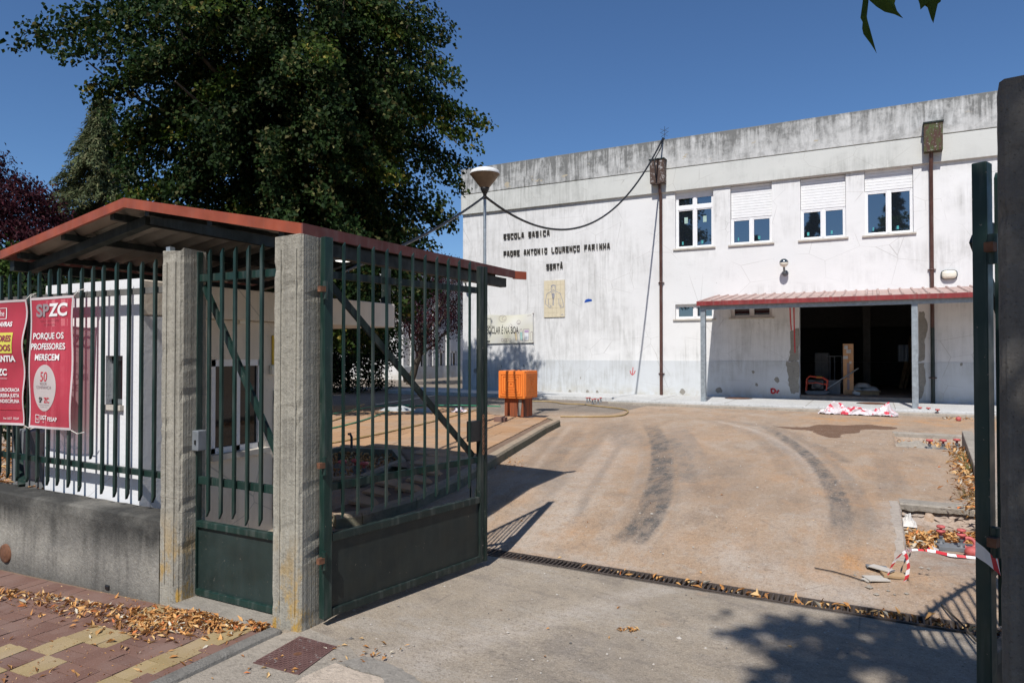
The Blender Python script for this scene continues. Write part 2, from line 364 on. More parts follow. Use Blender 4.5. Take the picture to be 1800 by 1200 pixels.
class MB:
    def __init__(s): s.v = []; s.f = []; s.mi = []; s.sm = []
    def add(s, vs, fs, m=0, smooth=False):
        b = len(s.v); s.v += [tuple(v) for v in vs]
        for f in fs: s.f.append([i+b for i in f]); s.mi.append(m); s.sm.append(smooth)
    def box(s, c, d, rot=None, m=0, taper=1.0):
        hx, hy, hz = (x/2 for x in d)
        vs = [Vector((x*(taper if z > 0 else 1), y*(taper if z > 0 else 1), z)) for z in (-hz, hz) for x, y in ((-hx, -hy), (hx, -hy), (hx, hy), (-hx, hy))]
        if rot is not None:
            R = rot if isinstance(rot, Matrix) else Euler(rot).to_matrix(); vs = [R @ v for v in vs]
        C = Vector(c); s.add([v+C for v in vs], [(3, 2, 1, 0), (4, 5, 6, 7), (0, 1, 5, 4), (1, 2, 6, 5), (2, 3, 7, 6), (3, 0, 4, 7)], m); return s
    def bb(s, x0, x1, y0, y1, z0, z1, m=0): return s.box(((x0+x1)/2, (y0+y1)/2, (z0+z1)/2), (x1-x0, y1-y0, z1-z0), None, m)
    def bar(s, p0, p1, w, h, m=0, up=(0, 0, 1)):
        p0, p1 = Vector(p0), Vector(p1); d = p1-p0; L = d.length; d.normalize()
        sd = d.cross(Vector(up)); sd = sd.normalized() if sd.length > 1e-4 else Vector((1, 0, 0)); u = sd.cross(d)
        R = Matrix((sd, d, u)).transposed(); return s.box((p0+p1)/2, (w, L, h), R, m)
    def tube(s, pts, r, seg=8, m=0, cap=True, smooth=True):
        pts = [Vector(p) for p in pts]; n = len(pts); rs = r if isinstance(r, (list, tuple)) else [r]*n
        vs = []; prev = None
        for i, p in enumerate(pts):
            t = (pts[min(i+1, n-1)]-pts[max(i-1, 0)]).normalized()
            if prev is None: a = t.orthogonal().normalized()
            else:
                a = prev-t*prev.dot(t); a = a.normalized() if a.length > 1e-5 else t.orthogonal().normalized()
            prev = a; b = t.cross(a)
            for j in range(seg):
                th = 2*math.pi*j/seg; vs.append(p+(a*math.cos(th)+b*math.sin(th))*rs[i])
        fs = [(i*seg+j, i*seg+(j+1) % seg, (i+1)*seg+(j+1) % seg, (i+1)*seg+j) for i in range(n-1) for j in range(seg)]
        s.add(vs, fs, m, smooth)
        if cap: s.add(vs[:seg], [tuple(range(seg))[::-1]], m); s.add(vs[-seg:], [tuple(range(seg))], m)
        return s
    def lathe(s, c, prof, seg=20, m=0, smooth=True, axis='Z'):
        vs = []
        for r, z in prof:
            for j in range(seg):
                th = 2*math.pi*j/seg; v = (r*math.cos(th), r*math.sin(th), z)
                if axis == 'Y': v = (v[0], v[2], v[1])
                vs.append((c[0]+v[0], c[1]+v[1], c[2]+v[2]))
        n = len(prof)
        s.add(vs, [(i*seg+j, i*seg+(j+1) % seg, (i+1)*seg+(j+1) % seg, (i+1)*seg+j) for i in range(n-1) for j in range(seg)], m, smooth); return s
    def prism(s, poly, axis, a, b, m=0):
        """polygon in the plane across 'axis', from a to b"""
        def P(p, q):
            return {'X': (q, p[0], p[1]), 'Y': (p[0], q, p[1]), 'Z': (p[0], p[1], q)}[axis]
        n = len(poly); vs = [P(p, a) for p in poly]+[P(p, b) for p in poly]
        s.add(vs, [tuple(range(n))[::-1], tuple(range(n, 2*n))]+[(i, (i+1) % n, n+(i+1) % n, n+i) for i in range(n)], m); return s
    def quad(s, a, b, c, d, m=0): s.add([a, b, c, d], [(0, 1, 2, 3)], m); return s
    def mesh(s, name, mats):
        me = bpy.data.meshes.new(name); me.from_pydata(s.v, [], s.f)
        for mm in (mats if isinstance(mats, (list, tuple)) else [mats]): me.materials.append(mm)
        me.polygons.foreach_set('material_index', s.mi); me.polygons.foreach_set('use_smooth', s.sm)
        me.update(); return me
    def build(s, name, mats, parent=None, bevel=0, fix=True):
        me = s.mesh(name, mats)
        if fix:
            import bmesh
            b = bmesh.new(); b.from_mesh(me); bmesh.ops.recalc_face_normals(b, faces=b.faces); b.to_mesh(me); b.free()
        o = bpy.data.objects.new(name, me); col.objects.link(o)
        if bevel:
            bv = o.modifiers.new('edge', 'BEVEL'); bv.width = bevel; bv.segments = 2; bv.limit_method = 'ANGLE'
        return attach(o, parent)

def leaves(name, C, D, N, L, W, colr, mat, parent=None, fold=.25):
    """many leaves in one mesh: centres, directions, normals, lengths, widths, colours"""
    C = np.asarray(C, float); n = len(C)
    D = D/np.maximum(np.linalg.norm(D, axis=1, keepdims=True), 1e-6); S = np.cross(D, N); S /= np.maximum(np.linalg.norm(S, axis=1, keepdims=True), 1e-6)
    U = np.cross(S, D); L = np.broadcast_to(np.asarray(L, float), (n,))[:, None]; W = np.broadcast_to(np.asarray(W, float), (n,))[:, None]
    v = np.empty((n, 4, 3)); v[:, 0] = C-D*L*.5; v[:, 1] = C+S*W*.5-D*L*.08+U*W*fold; v[:, 2] = C+D*L*.5; v[:, 3] = C-S*W*.5-D*L*.08+U*W*fold
    me = bpy.data.meshes.new(name); me.vertices.add(4*n); me.vertices.foreach_set('co', v.ravel())
    me.loops.add(6*n); me.polygons.add(2*n)
    base = np.arange(n)[:, None]*4
    idx = np.concatenate([base+0, base+1, base+2, base+0, base+2, base+3], axis=1)
    me.loops.foreach_set('vertex_index', idx.ravel().astype(np.int32))
    me.polygons.foreach_set('loop_start', (np.arange(2*n)*3).astype(np.int32)); me.polygons.foreach_set('loop_total', np.full(2*n, 3, np.int32))
    me.update(calc_edges=True)
    a = me.color_attributes.new('leafcol', 'FLOAT_COLOR', 'POINT')
    cc = np.ones((n, 4, 4)); cc[:, :, :3] = np.asarray(colr)[:, None, :]; a.data.foreach_set('color', cc.ravel())
    me.materials.append(mat); o = bpy.data.objects.new(name, me); col.objects.link(o)
    return attach(o, parent)
def unit(n):
    v = rng.normal(size=(n, 3)); return v/np.linalg.norm(v, axis=1, keepdims=True)
def pick_cols(n, pal, p, jit=.25):
    c = np.asarray(pal, float)[rng.choice(len(pal), n, p=p)]; return c*(1+jit*(rng.random((n, 1))*2-1))

_txt = {}
def text_shape(body, h, xs=1.0, align='CENTER', offset=0.0):
    """print lettering as 2-D triangles, capital height h"""
    key = (body, h, xs, align, offset)
    cu = bpy.data.curves.new('t', 'FONT'); cu.body = body; cu.align_x = align; cu.size = h/.70; cu.offset = offset; cu.resolution_u = 3
    ob = bpy.data.objects.new('t', cu); col.objects.link(ob)
    bpy.context.view_layer.update()
    me = bpy.data.meshes.new_from_object(ob.evaluated_get(bpy.context.evaluated_depsgraph_get()))
    vs = [(v.co.x*xs, v.co.y) for v in me.vertices]; fs = [tuple(p.vertices) for p in me.polygons]
    bpy.data.objects.remove(ob); bpy.data.curves.remove(cu); bpy.data.meshes.remove(me)
    return vs, fs

# ---------------------------------------------------------------- ground
def grz(px, py, dz=0.0):
    z = 0
    for _ in range(30):
        x, y = gr(px, py, z+dz); z = .5*z+.5*zr(y)
    return x, y
def seg_dist(X, Y, pts):
    best = np.full(X.shape, 1e9); tt = np.zeros(X.shape); n = len(pts)-1
    for i in range(n):
        (ax, ay), (bx, by) = pts[i], pts[i+1]; dx, dy = bx-ax, by-ay
        t = np.clip(((X-ax)*dx+(Y-ay)*dy)/(dx*dx+dy*dy+1e-9), 0, 1)
        d = np.hypot(X-ax-t*dx, Y-ay-t*dy); m = d < best; best[m] = d[m]; tt[m] = (i+t[m])/n
    return best, tt
def smooth_poly(pts, it=2):
    for _ in range(it):
        q = [pts[0]]
        for a, b in zip(pts, pts[1:]): q += [(.75*a[0]+.25*b[0], .75*a[1]+.25*b[1]), (.25*a[0]+.75*b[0], .25*a[1]+.75*b[1])]
        pts = q+[pts[-1]]
    return pts
xs = np.unique(np.concatenate([np.array([-400, -150, -70, -40, -28]), np.arange(-20, -6, .25), np.arange(-6, 2.4, .035), np.arange(2.4, 8, .3), np.array([10, 14, 25, 50, 120, 400]), [.2, .215]]))
ys = np.unique(np.concatenate([np.array([-400, -120, -50, -25, -12, -6, -3, 0, .8]), np.arange(1.2, 12, .04), np.arange(12, 20, .07), np.arange(20, 45, 1.0), np.array([60, 120, 400]), [4.955, 4.965, 5.135, 5.145, 7.8, 7.79]]))
GX, GY = np.meshgrid(xs, ys)
wob = .05*np.sin(GX*9+1.3*np.sin(GY*5))+.03*np.sin(GX*23)
GZ = zroad(GY)
inpit = (GX > .205) & (GX < 3.2) & (GY > 5.3) & (GY < 7.795+wob*.6)
GZ = np.where(inpit, np.minimum(GZ, .03+.012*np.sin(GX*14)*np.cos(GY*11)), GZ)
gx0, gy0 = grz(1575, 789); gx1, gy1 = grz(1575, 768)
pit2 = (GX > .30) & (GX < 1.32) & (GY > 11.9) & (GY < 13.6)
GZ = np.where(pit2, GZ-.13+.02*np.sin(GX*17)*np.sin(GY*13), GZ)
slot = (GY > 4.96) & (GY < 5.14) & (GX > -3.05) & (GX < 1.6)
GZ = np.where(slot, -.09, GZ)
walk = (GX < -3.21) & (GY < 3.2)
GZ = np.where(walk, .034*(GX+3.3)-.07, GZ)
GZ = GZ+np.where((GY > 1) & (GY < 19) & ~slot & ~walk, .004*np.sin(GX*2.1+GY*.7)*np.sin(GY*1.7-GX), 0)
GZ = np.where(((GX < -6.2) & (GY > 3.5) & (GY < 8)), GZ-.05, GZ)
me = bpy.data.meshes.new('ground'); nx, ny = len(xs), len(ys)
me.vertices.add(nx*ny); me.vertices.foreach_set('co', np.stack([GX, GY, GZ], -1).ravel())
ii = (np.arange(ny-1)[:, None]*nx+np.arange(nx-1)[None, :]).ravel()
quads = np.stack([ii, ii+1, ii+nx+1, ii+nx], -1); nq = len(quads)
me.loops.add(4*nq); me.polygons.add(nq); me.loops.foreach_set('vertex_index', quads.ravel().astype(np.int32))
me.polygons.foreach_set('loop_start', (np.arange(nq)*4).astype(np.int32)); me.polygons.foreach_set('loop_total', np.full(nq, 4, np.int32))
me.update(calc_edges=True)
tyre = np.zeros(GX.shape); pale = np.zeros(GX.shape); orange = np.zeros(GX.shape); wet = np.zeros(GX.shape)
def streak(arr, px, w, s, f0=.1, f1=.1, soft=.45):
    pts = smooth_poly([grz(*p) for p in px]); d, t = seg_dist(GX, GY, pts)
    v = sstep(w*(1+soft), w*(1-soft), d) if False else 1-sstep(w*(1-soft), w*(1+soft), d)
    e = np.ones_like(t) if f0 <= 0 else sstep(0, f0, t)
    e = e*(1-sstep(1-f1, 1, t)) if f1 > 0 else e
    arr[:] = np.maximum(arr, s*v*e)
streak(tyre, [(1140, 742), (1160, 775), (1165, 815), (1160, 860), (1145, 905), (1100, 957)], .15, 1., .25, .12, .18)
streak(tyre, [(1160, 752), (1196, 790), (1205, 825), (1212, 850)], .16, .55, .3, .1)
streak(tyre, [(1330, 742), (1390, 775), (1432, 810), (1462, 850), (1478, 885), (1482, 925), (1470, 960)], .095, .9, .2, .3, .3)
streak(tyre, [(1068, 748), (1040, 775), (1035, 800)], .14, .3, .3, .3)
streak(tyre, [(1075, 742), (1100, 765), (1120, 790)], .3, .45, .3, .3)
streak(tyre, [(1250, 735), (1340, 748), (1420, 770)], .14, .35, .3, .3)
streak(tyre, [(1420, 775), (1470, 800), (1490, 815)], .08, .5, .3, .3)
streak(tyre, [(1290, 800), (1270, 850), (1240, 880)], .3, .22, .3, .3)
streak(tyre, [(1550, 800), (1570, 850), (1560, 880)], .14, .35, .3, .3)
streak(tyre, [(940, 800), (985, 790), (1030, 760)], .2, .3, .3, .3)
streak(tyre, [(1180, 1150), (1000, 1175), (850, 1195)], .3, .25, .3, .3)
streak(pale, [(1255, 738), (1330, 755), (1395, 795), (1435, 835), (1455, 870)], .10, .8, .2, .3, .6)
streak(pale, [(1110, 755), (1070, 800), (1000, 865), (940, 930), (915, 965)], .30, .75, .2, .2, .6)
streak(pale, [(1250, 945), (1330, 1000), (1440, 1045), (1560, 1070)], .22, .75, .3, .2, .8)
streak(pale, [(900, 950), (1010, 985), (1130, 1000)], .12, .6, .2, .2, .8)
streak(pale, [(700, 1178), (850, 1120), (1000, 1080), (1130, 1040), (1210, 1025)], .10, .75, .1, .3, .7)
streak(pale, [(1190, 760), (1230, 775), (1300, 800)], .1, .4, .3, .3, .7)
streak(pale, [(1577, 880), (1640, 886), (1716, 886)], .12, .95, .05, 0, .8)
streak(pale, [(1560, 880), (1580, 960)], .10, .6, .1, .1, .8)
streak(pale, [(650, 1160), (720, 1130), (800, 1100)], .1, .5, .3, .3, .7)
streak(pale, [(1100, 712), (1250, 722), (1400, 735)], .3, .35, .3, .3, .7)
trk = np.random.default_rng(5)
CV = [[(1140, 742), (1160, 775), (1165, 815), (1160, 860), (1145, 905), (1100, 957)], [(1330, 742), (1390, 775), (1432, 810), (1462, 850), (1478, 885), (1482, 925), (1470, 970)], [(1250, 735), (1330, 752), (1395, 790), (1430, 840)], [(1090, 742), (1060, 780), (1000, 850), (950, 920)], [(1020, 745), (985, 790), (960, 830)]]
for c_ in CV:
    for q in range(9):
        ox = trk.uniform(-75, 75); oy = trk.uniform(-4, 10); t_ = trk.integers(0, 2)
        streak(tyre if trk.random() < .6 else pale, [(a+ox*(.35+.65*(b-730)/220), b+oy) for a, b in c_], trk.uniform(.02, .09), trk.uniform(.18, .42), trk.uniform(.1, .4), trk.uniform(.1, .4), .35)
for q in range(16):      # faint tread ribs beside the two main marks
    ox = -34+4.5*q; streak(tyre if q % 2 else pale, [(a+(ox+40)*.5, b) for a, b in [(1165, 748), (1200, 790), (1212, 850)]], .022, .35, .25, .2, .3)
for p, w, s in (((975, 945), .14, .9), ((1240, 950), .22, .6), ((1480, 985), .17, .95), ((1500, 1000), .12, .9), ((1020, 940), .2, .6), ((905, 820), .3, .4), ((1600, 1010), .3, .4), ((1165, 1092), .06, .6), ((1235, 1043), .03, .9), ((1500, 960), .3, .4), ((1440, 1010), .2, .4)):
    c = grz(*p); arr = s*np.exp(-(((GX-c[0])**2+(GY-c[1])**2)/(w*w))); orange = np.maximum(orange, arr)
streak(orange, [(1380, 738), (1500, 738), (1715, 745)], .8, .85, .3, 0, .7)
streak(orange, [(1200, 745), (1100, 780), (1050, 840), (1000, 900)], 1.2, .35, .3, .3, .9)
streak(orange, [(1520, 790), (1480, 840), (1530, 920)], 1.0, .4, .3, .3, .9)
WP = [grz(*p) for p in ((1372, 751), (1400, 749.5), (1440, 747.5), (1490, 746), (1540, 747), (1582, 751), (1560, 754), (1525, 756), (1505, 758), (1490, 763), (1470, 767), (1448, 769), (1432, 764), (1440, 758), (1425, 755), (1395, 754))]
wx_, wy_ = GX+.10*np.sin(GY*6+GX*3), GY+.06*np.sin(GX*9)
for a, b in zip(WP, WP[1:]+WP[:1]):
    cr_ = ((a[1] > wy_) != (b[1] > wy_)) & (wx_ < (b[0]-a[0])*(wy_-a[1])/((b[1]-a[1]) or 1e-9)+a[0]); wet = np.where(cr_, 1-wet, wet)
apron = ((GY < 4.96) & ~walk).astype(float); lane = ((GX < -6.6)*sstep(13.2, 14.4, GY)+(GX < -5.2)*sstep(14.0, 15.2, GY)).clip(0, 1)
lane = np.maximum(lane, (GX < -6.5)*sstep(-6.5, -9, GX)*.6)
a = me.color_attributes.new('stain', 'FLOAT_COLOR', 'POINT'); a.data.foreach_set('color', np.stack([tyre, pale, orange, wet], -1).ravel())
soil = np.maximum(inpit*sstep(5.9, 6.4, GY), pit2).astype(float)
a = me.color_attributes.new('zone', 'FLOAT_COLOR', 'POINT'); a.data.foreach_set('color', np.stack([apron, lane, soil, np.ones_like(apron)], -1).ravel())
k = NT('driveway_ground'); P = k.pos
st = k.attr('stain'); zo = k.attr('zone'); sS = k.n('ShaderNodeSeparateColor'); k.set(sS.inputs[0], st[0]); zS = k.n('ShaderNodeSeparateColor'); k.set(zS.inputs[0], zo[0])
n1 = k.fac(k.noise(.9, 7, .62), .32, .68); n2 = k.fac(k.noise(5, 7, .7), .35, .65); n3 = k.noise(110, 4, .7); n4 = k.fac(k.noise(2.2, 6, .65, k.map(P, (1, 1, 1), (5, 2, 0))), .4, .65)
dust = k.mix(n1, (.45, .285, .165), (.35, .258, .182)); dust = k.mix(k.mul(n2, .55), dust, (.43, .33, .24))
n6 = k.noise(1, 7, .72, k.map(P, (2.6, .9, 1), (2, 5, 0), (0, 0, .35))); dust = k.mix(k.mul(k.fac(n6, .52, .60), .55), dust, (.44, .36, .285)); dust = k.mix(k.mul(k.fac(n6, .46, .38), .5), dust, (.255, .19, .14))
n7 = k.noise(3.3, 8, .78); dust = k.mix(k.mul(k.fac(n7, .55, .60), .45), dust, (.46, .385, .31)); dust = k.mix(k.mul(k.fac(n7, .43, .38), .45), dust, (.24, .185, .145))
apr = k.mix(n1, (.36, .296, .222), (.445, .372, .285)); apr = k.mix(k.mul(n2, .6), apr, (.27, .232, .186)); n8 = k.noise(1, 8, .75, k.map(P, (1.4, 2.6, 1), (1, 1, 0), (0, 0, .5))); apr = k.mix(k.mul(k.fac(n8, .53, .60), .5), apr, (.43, .385, .33)); apr = k.mix(k.mul(k.fac(n8, .46, .40), .5), apr, (.21, .18, .15))
mt_ = k.fac(k.noise(17, 6, .8), .56, .64); apr = k.mix(k.mul(mt_, .35), apr, (.2, .175, .15))
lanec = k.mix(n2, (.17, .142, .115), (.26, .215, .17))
soilc = k.mix(n2, (.33, .22, .15), (.4, .34, .28))
c = k.mix(zS.outputs[0], dust, apr); c = k.mix(zS.outputs[1], c, lanec); c = k.mix(zS.outputs[2], c, soilc)
brk = k.fac(k.noise(7, 8, .8), .38, .56)
sm = k.fac(k.noise(1, 7, .75, k.map(P, (8, 1.8, 1), (0, 0, 0), (0, 0, .3))), .42, .56)
c = k.mix(k.mul(k.mul(sS.outputs[2], k.add(k.mul(k.fac(n4, .3, .75), .85), .12)), .85), c, (.56, .27, .085))
c = k.mix(k.mul(k.mul(sS.outputs[1], k.add(k.mul(brk, .8), .1)), .75), c, (.54, .475, .41))
c = k.mix(k.mul(k.fac(n4, .2, .9), k.mul(sm, .22)), c, (.45, .4, .35))
c = k.mix(k.mul(k.mul(sS.outputs[0], k.add(k.mul(k.mul(brk, sm), .8), .55)), .85), c, (.105, .097, .09))
c = k.mix(k.mul(k.fac(st[2] if False else k.attr('stain')[3], .35, .6), 1), c, k.mix(n2, (.145, .075, .04), (.19, .105, .06)))
c = k.mix(k.fac(n3, .55, .75), c, k.mix(.6, c, (.66, .6, .52))); c = k.mix(k.mul(k.fac(n3, .46, .30), .7), c, (.13, .11, .09)); n5 = k.noise(34, 6, .8); c = k.mix(k.mul(k.fac(n5, .47, .36), .6), c, (.16, .13, .105)); c = k.mix(k.mul(k.fac(n5, .56, .66), .4), c, (.56, .48, .4))
sp = k.mul(k.fac(k.voro(38), 0, .13, 1, 0), k.fac(k.noise(3.1, 4), .52, .6)); c = k.mix(k.mul(sp, .8), c, (.66, .62, .56))
sp2 = k.mul(k.fac(k.voro(16), 0, .05, 1, 0), k.fac(k.noise(2.3, 3), .55, .6)); c = k.mix(k.mul(sp2, .7), c, (.1, .09, .085))
crk = k.mul(k.fac(k.voro(.55, k.map(P, (1, 1, 0))if False else P, 'DISTANCE_TO_EDGE'), 0, .0035, 1, 0), k.fac(k.noise(1.3, 4), .52, .58)); c = k.mix(k.mul(crk, .6), c, (.16, .13, .11))
k.bump(k.add(k.add(k.mul(n3, .7), k.noise(26, 6, .75)), k.mul(n7, 1.2)), .75, .014)
M['ground'] = k.out(c, k.fac(k.attr('stain')[3], .35, .6, .95, .6), 0, .18)
me.materials.append(M['ground']); go = bpy.data.objects.new('ground', me); col.objects.link(go)
tag(go, 'dusty concrete driveway ramp with curved dark tyre marks and orange earth', 'ground', kind='structure')

# stones and chips strewn on the driveway
mb = MB(); oct_f = [(0, 2, 4), (2, 1, 4), (1, 3, 4), (3, 0, 4), (2, 0, 5), (1, 2, 5), (3, 1, 5), (0, 3, 5)]
cnt = 0
while cnt < 900:
    x, y = random.uniform(-4, 1.4), 2.0+12*random.random()**1.6
    if y > 4.9 and y < 5.2: continue
    px, py = proj(x, y, 0)
    if not (600 < px < 1720 and py < 1220): continue
    if y > 5.2 and x < -3.2 : continue
    s = random.choice([.003, .003, .004, .005, .007, .009]) * random.uniform(.6, 1.3)
    if random.random() < .04: s *= 1.9
    zz = zr(y) if not (.2 < x < 3 and 5.3 < y < 7.8) else .03
    vs = [Vector((random.uniform(.6, 1.3)*a*s, random.uniform(.6, 1.3)*b*s, random.uniform(.5, .9)*c_*s)) for a, b, c_ in ((1, 0, 0), (-1, 0, 0), (0, 1, 0), (0, -1, 0), (0, 0, 1), (0, 0, -1))]
    R = Euler((0, 0, random.uniform(0, 6))).to_matrix(); mb.add([R @ v+Vector((x, y, zz+s*.3)) for v in vs], oct_f, 0 if random.random() < .8 else 1); cnt += 1
o = mb.build('gravel', [simple('pale_stone_chip', (.46, .42, .37), .9), simple('dark_stone_chip', (.13, .12, .11), .9)])
tag(o, 'small pale stone chips scattered over the driveway and apron', 'gravel', kind='stuff')

def jag_(pts, amp, n=5):
    out = []
    for a, b in zip(pts, pts[1:]+pts[:1]):
        for i in range(n): out.append((a[0]+(b[0]-a[0])*i/n+random.uniform(-amp, amp), a[1]+(b[1]-a[1])*i/n+random.uniform(-amp, amp)*.5))
    return out
# ---------------------------------------------------------------- sidewalk of red and yellow block pavers
def zwalk(x): return .034*(x+3.3)
sw = MB(); sw.quad((-12, -4, zwalk(-12)-.012), (-3.27, -4, zwalk(-3.27)-.012), (-3.27, 3.06, zwalk(-3.27)-.012), (-12, 3.06, zwalk(-12)-.012))
sidewalk = sw.build('sidewalk', M['bed']); tag(sidewalk, 'sidewalk of red block pavers with a yellow pattern beside the low wall', 'sidewalk', kind='structure')
pv = MB().box((0, 0, -.02), (.196, .096, .04), taper=.985); pm_r = pv.mesh('paver_red', M['paver_red']); pm_y = pv.mesh('paver_yellow', M['paver_yellow'])
yellow = set()
X0 = -3.375; cellx = lambda x: int(math.floor((X0-x)/.2)); celly = lambda y: int(math.floor((3.02-y)/.2))
for p in ((148, 1110), (113, 1138), (195, 1132), (37, 1143), (77, 1168), (258, 1080), (5, 1175)):
    x, y = gr(*p, -.03); yellow.add((cellx(x), celly(y)))
rest = MB(); npv = 0; cand = []
for i in range(-1, 36):
    for j in range(0, 30):
        cx, cy = X0-(i+.5)*.2, 3.02-(j+.5)*.2
        yel = (i == 0) or (i, j) in yellow
        horiz = (i+j) % 2 == 0
        for h in (-1, 1):
            x, y = (cx, cy+h*.05) if horiz else (cx+h*.05, cy)
            if i == -1:
                if horiz: x, y = X0+.05, cy+h*.05*0+(-.05 if h < 0 else .05)
            px, py = proj(x, y, zwalk(x))
            if px < -60 or py > 1260 or y < 1: continue
            if i == -1 and (x > -3.28 ): continue
            cand.append((py, x, y, horiz, yel))
cand.sort(reverse=True)
for py, x, y, hz, yel in cand:
    z = zwalk(x)+random.uniform(-.003, .003); rz = (0 if hz else math.pi/2)+random.uniform(-.02, .02)
    if npv < 298:
        o = inst(pm_y if yel else pm_r, 'paver', (x, y, z), sidewalk, (random.uniform(-.012, .012), -.034+random.uniform(-.012, .012), rz)); npv += 1
    else: rest.box((x, y, z-.02), (.196, .096, .04), (0, 0, rz), 1 if yel else 0)
if rest.v: tag(rest.build('paver', [M['paver_red'], M['paver_yellow']], sidewalk), kind='stuff')
mb = MB(); mb.bb(-3.272, -3.165, -2, 3.02, -.1, .03)
o = mb.build('kerb_strip', concrete('exposed_aggregate', (.24, .225, .2), (.19, .18, .16), .1, 70), None, .025); tag(o, 'worn concrete edging strip between the block pavers and driveway', 'kerb', kind='structure')
mb = MB(); mb.bb(-4.19, -3.32, 3.0, 3.6, -.1, .006); o = mb.build('doorstep', M['kerb'], None, .01)
tag(o, 'concrete threshold slab beneath the small green gate', 'threshold', kind='structure')
mb = MB(); q = [gr(a, b, .006) for a, b in ((300, 1200), (410, 1145), (500, 1112), (545, 1105), (610, 1130), (640, 1165), (560, 1182), (500, 1230), (250, 1240))]
mb.prism(q, 'Z', -.05, .006); o = mb.build('concrete_surround', concrete('surround_concrete', (.40, .35, .285), (.30, .265, .22), .15, 50)); tag(o, 'grey concrete patch set around the square manhole', 'concrete patch', kind='structure')
mb = MB(); q = [gr(a, b, .008) for a, b in ((590, 1164), (625, 1178), (690, 1195), (720, 1230), (480, 1230), (530, 1190))]
mb.prism(q, 'Z', -.05, .008); o = mb.build('pale_patch', concrete('pale_patch_concrete', (.56, .47, .375), (.47, .39, .31), .1, 40)); tag(o, 'pale cracked concrete patch at the lower edge of the driveway', 'concrete patch', kind='structure')

q = [gr(a, b, .010) for a, b in jag_([(596, 1163), (640, 1152), (700, 1170), (735, 1192), (760, 1230), (690, 1230), (668, 1186), (630, 1176)], 4)]
mb = MB(); mb.prism(q, 'Z', -.05, .010); o = mb.build('asphalt_remnant', concrete('old_asphalt', (.33, .30, .26), (.24, .22, .19), .1, 30)); tag(o, 'rough grey remnant of asphalt between manhole and pale patch', 'asphalt patch', kind='structure')
# square manhole lid by the gate post
q = [gr(a, b, .012) for a, b in ((445, 1163), (527, 1117), (592, 1135), (525, 1184))]
mt = thing('manhole', 'square rusty brown chequered manhole lid beside the gate post', 'manhole', (sum(p[0] for p in q)/4, sum(p[1] for p in q)/4, 0))
MB().prism(q, 'Z', -.02, .012).build('lid', M['manhole'], mt)
def bil(u, v): return Vector(q[3]).lerp(Vector(q[2]), u).lerp(Vector(q[0]).lerp(Vector(q[1]), u), v)
mb = MB()
for i in range(17):
    for j in range(17):
        c0 = bil((i+1)/18, (j+1)/18); a = .78 if (i+j) % 2 else -.78
        if abs(i-8) < 2 and abs(j-8) < 2: continue
        mb.box((c0.x, c0.y, .0135), (.017, .004, .004), (0, 0, a+.5))
tag(mb.build('tread_pattern', M['manhole'], mt), kind='stuff')
c0 = bil(.5, .5); MB().lathe((c0.x, c0.y, .0125), [(0, .001), (.02, .002), (.024, 0)], 14).build('keyhole', M['rust'], mt)

# ---------------------------------------------------------------- drain grate across the entrance
dg = thing('drain_grate', 'long rusty iron drain grate full of leaves across the entrance', 'drain grate', (-1, 5.05, 0))
for y in (4.975, 5.125): MB().bb(-3.03, 1.45, y-.009, y+.009, -.05, .006).build('side_rail', M['grate'], dg)
bm_ = MB().box((0, 0, 0), (.011, .135, .022)).mesh('grate_bar', M['grate']); nb = 0
x = -3.01
while x < 1.44:
    inst(bm_, 'grate_bar', (x, 5.05, -.006), dg, (0, random.uniform(-.05, .05), random.uniform(-.01, .01))); x += .0355 if int((x+3)/.5) != int((x+3.0355)/.5) else .036
LEAFPAL = [(.58, .32, .12), (.46, .22, .075), (.66, .44, .21), (.30, .14, .06), (.55, .5, .4), (.60, .2, .07)]
def litter(name, pts, label, size=(.03, .065), flat=.45, parent=None, group=None, pal=LEAFPAL, p=(.3, .25, .2, .13, .09, .03)):
    C = np.asarray(pts, float); n = len(C)
    N = np.stack([rng.normal(0, flat, n), rng.normal(0, flat, n), np.ones(n)], -1); N /= np.linalg.norm(N, axis=1, keepdims=True)
    D = unit(n); D = D-N*(D*N).sum(1, keepdims=True)
    L = rng.uniform(*size, n); o = leaves(name, C, D, N, L, L*rng.uniform(.16, .45, n), pick_cols(n, pal, list(p)), M['dry_leaf'], parent, fold=.5)
    return tag(o, label, 'leaves', kind='stuff') if parent is None else tag(o, kind='stuff')
pts = []
for _ in range(420):
    x = -3+4.4*random.random()**.42; pts.append((x, random.uniform(4.98, 5.12), random.uniform(-.06, .02)))
litter('fallen_leaves', pts, 'dry brown leaves caught between the bars of the drain grate', (.035, .09), 1.0)
mb = MB(); mb.tube([gr(1655, 1062, .03)+(.03,), gr(1690, 1095, .035)+(.035,), gr(1716, 1126, .02)+(.02,)], .006, 6); o = mb.build('twig', M['bark']); tag(o, 'thin bare twig lying over the drain grate', 'twig')

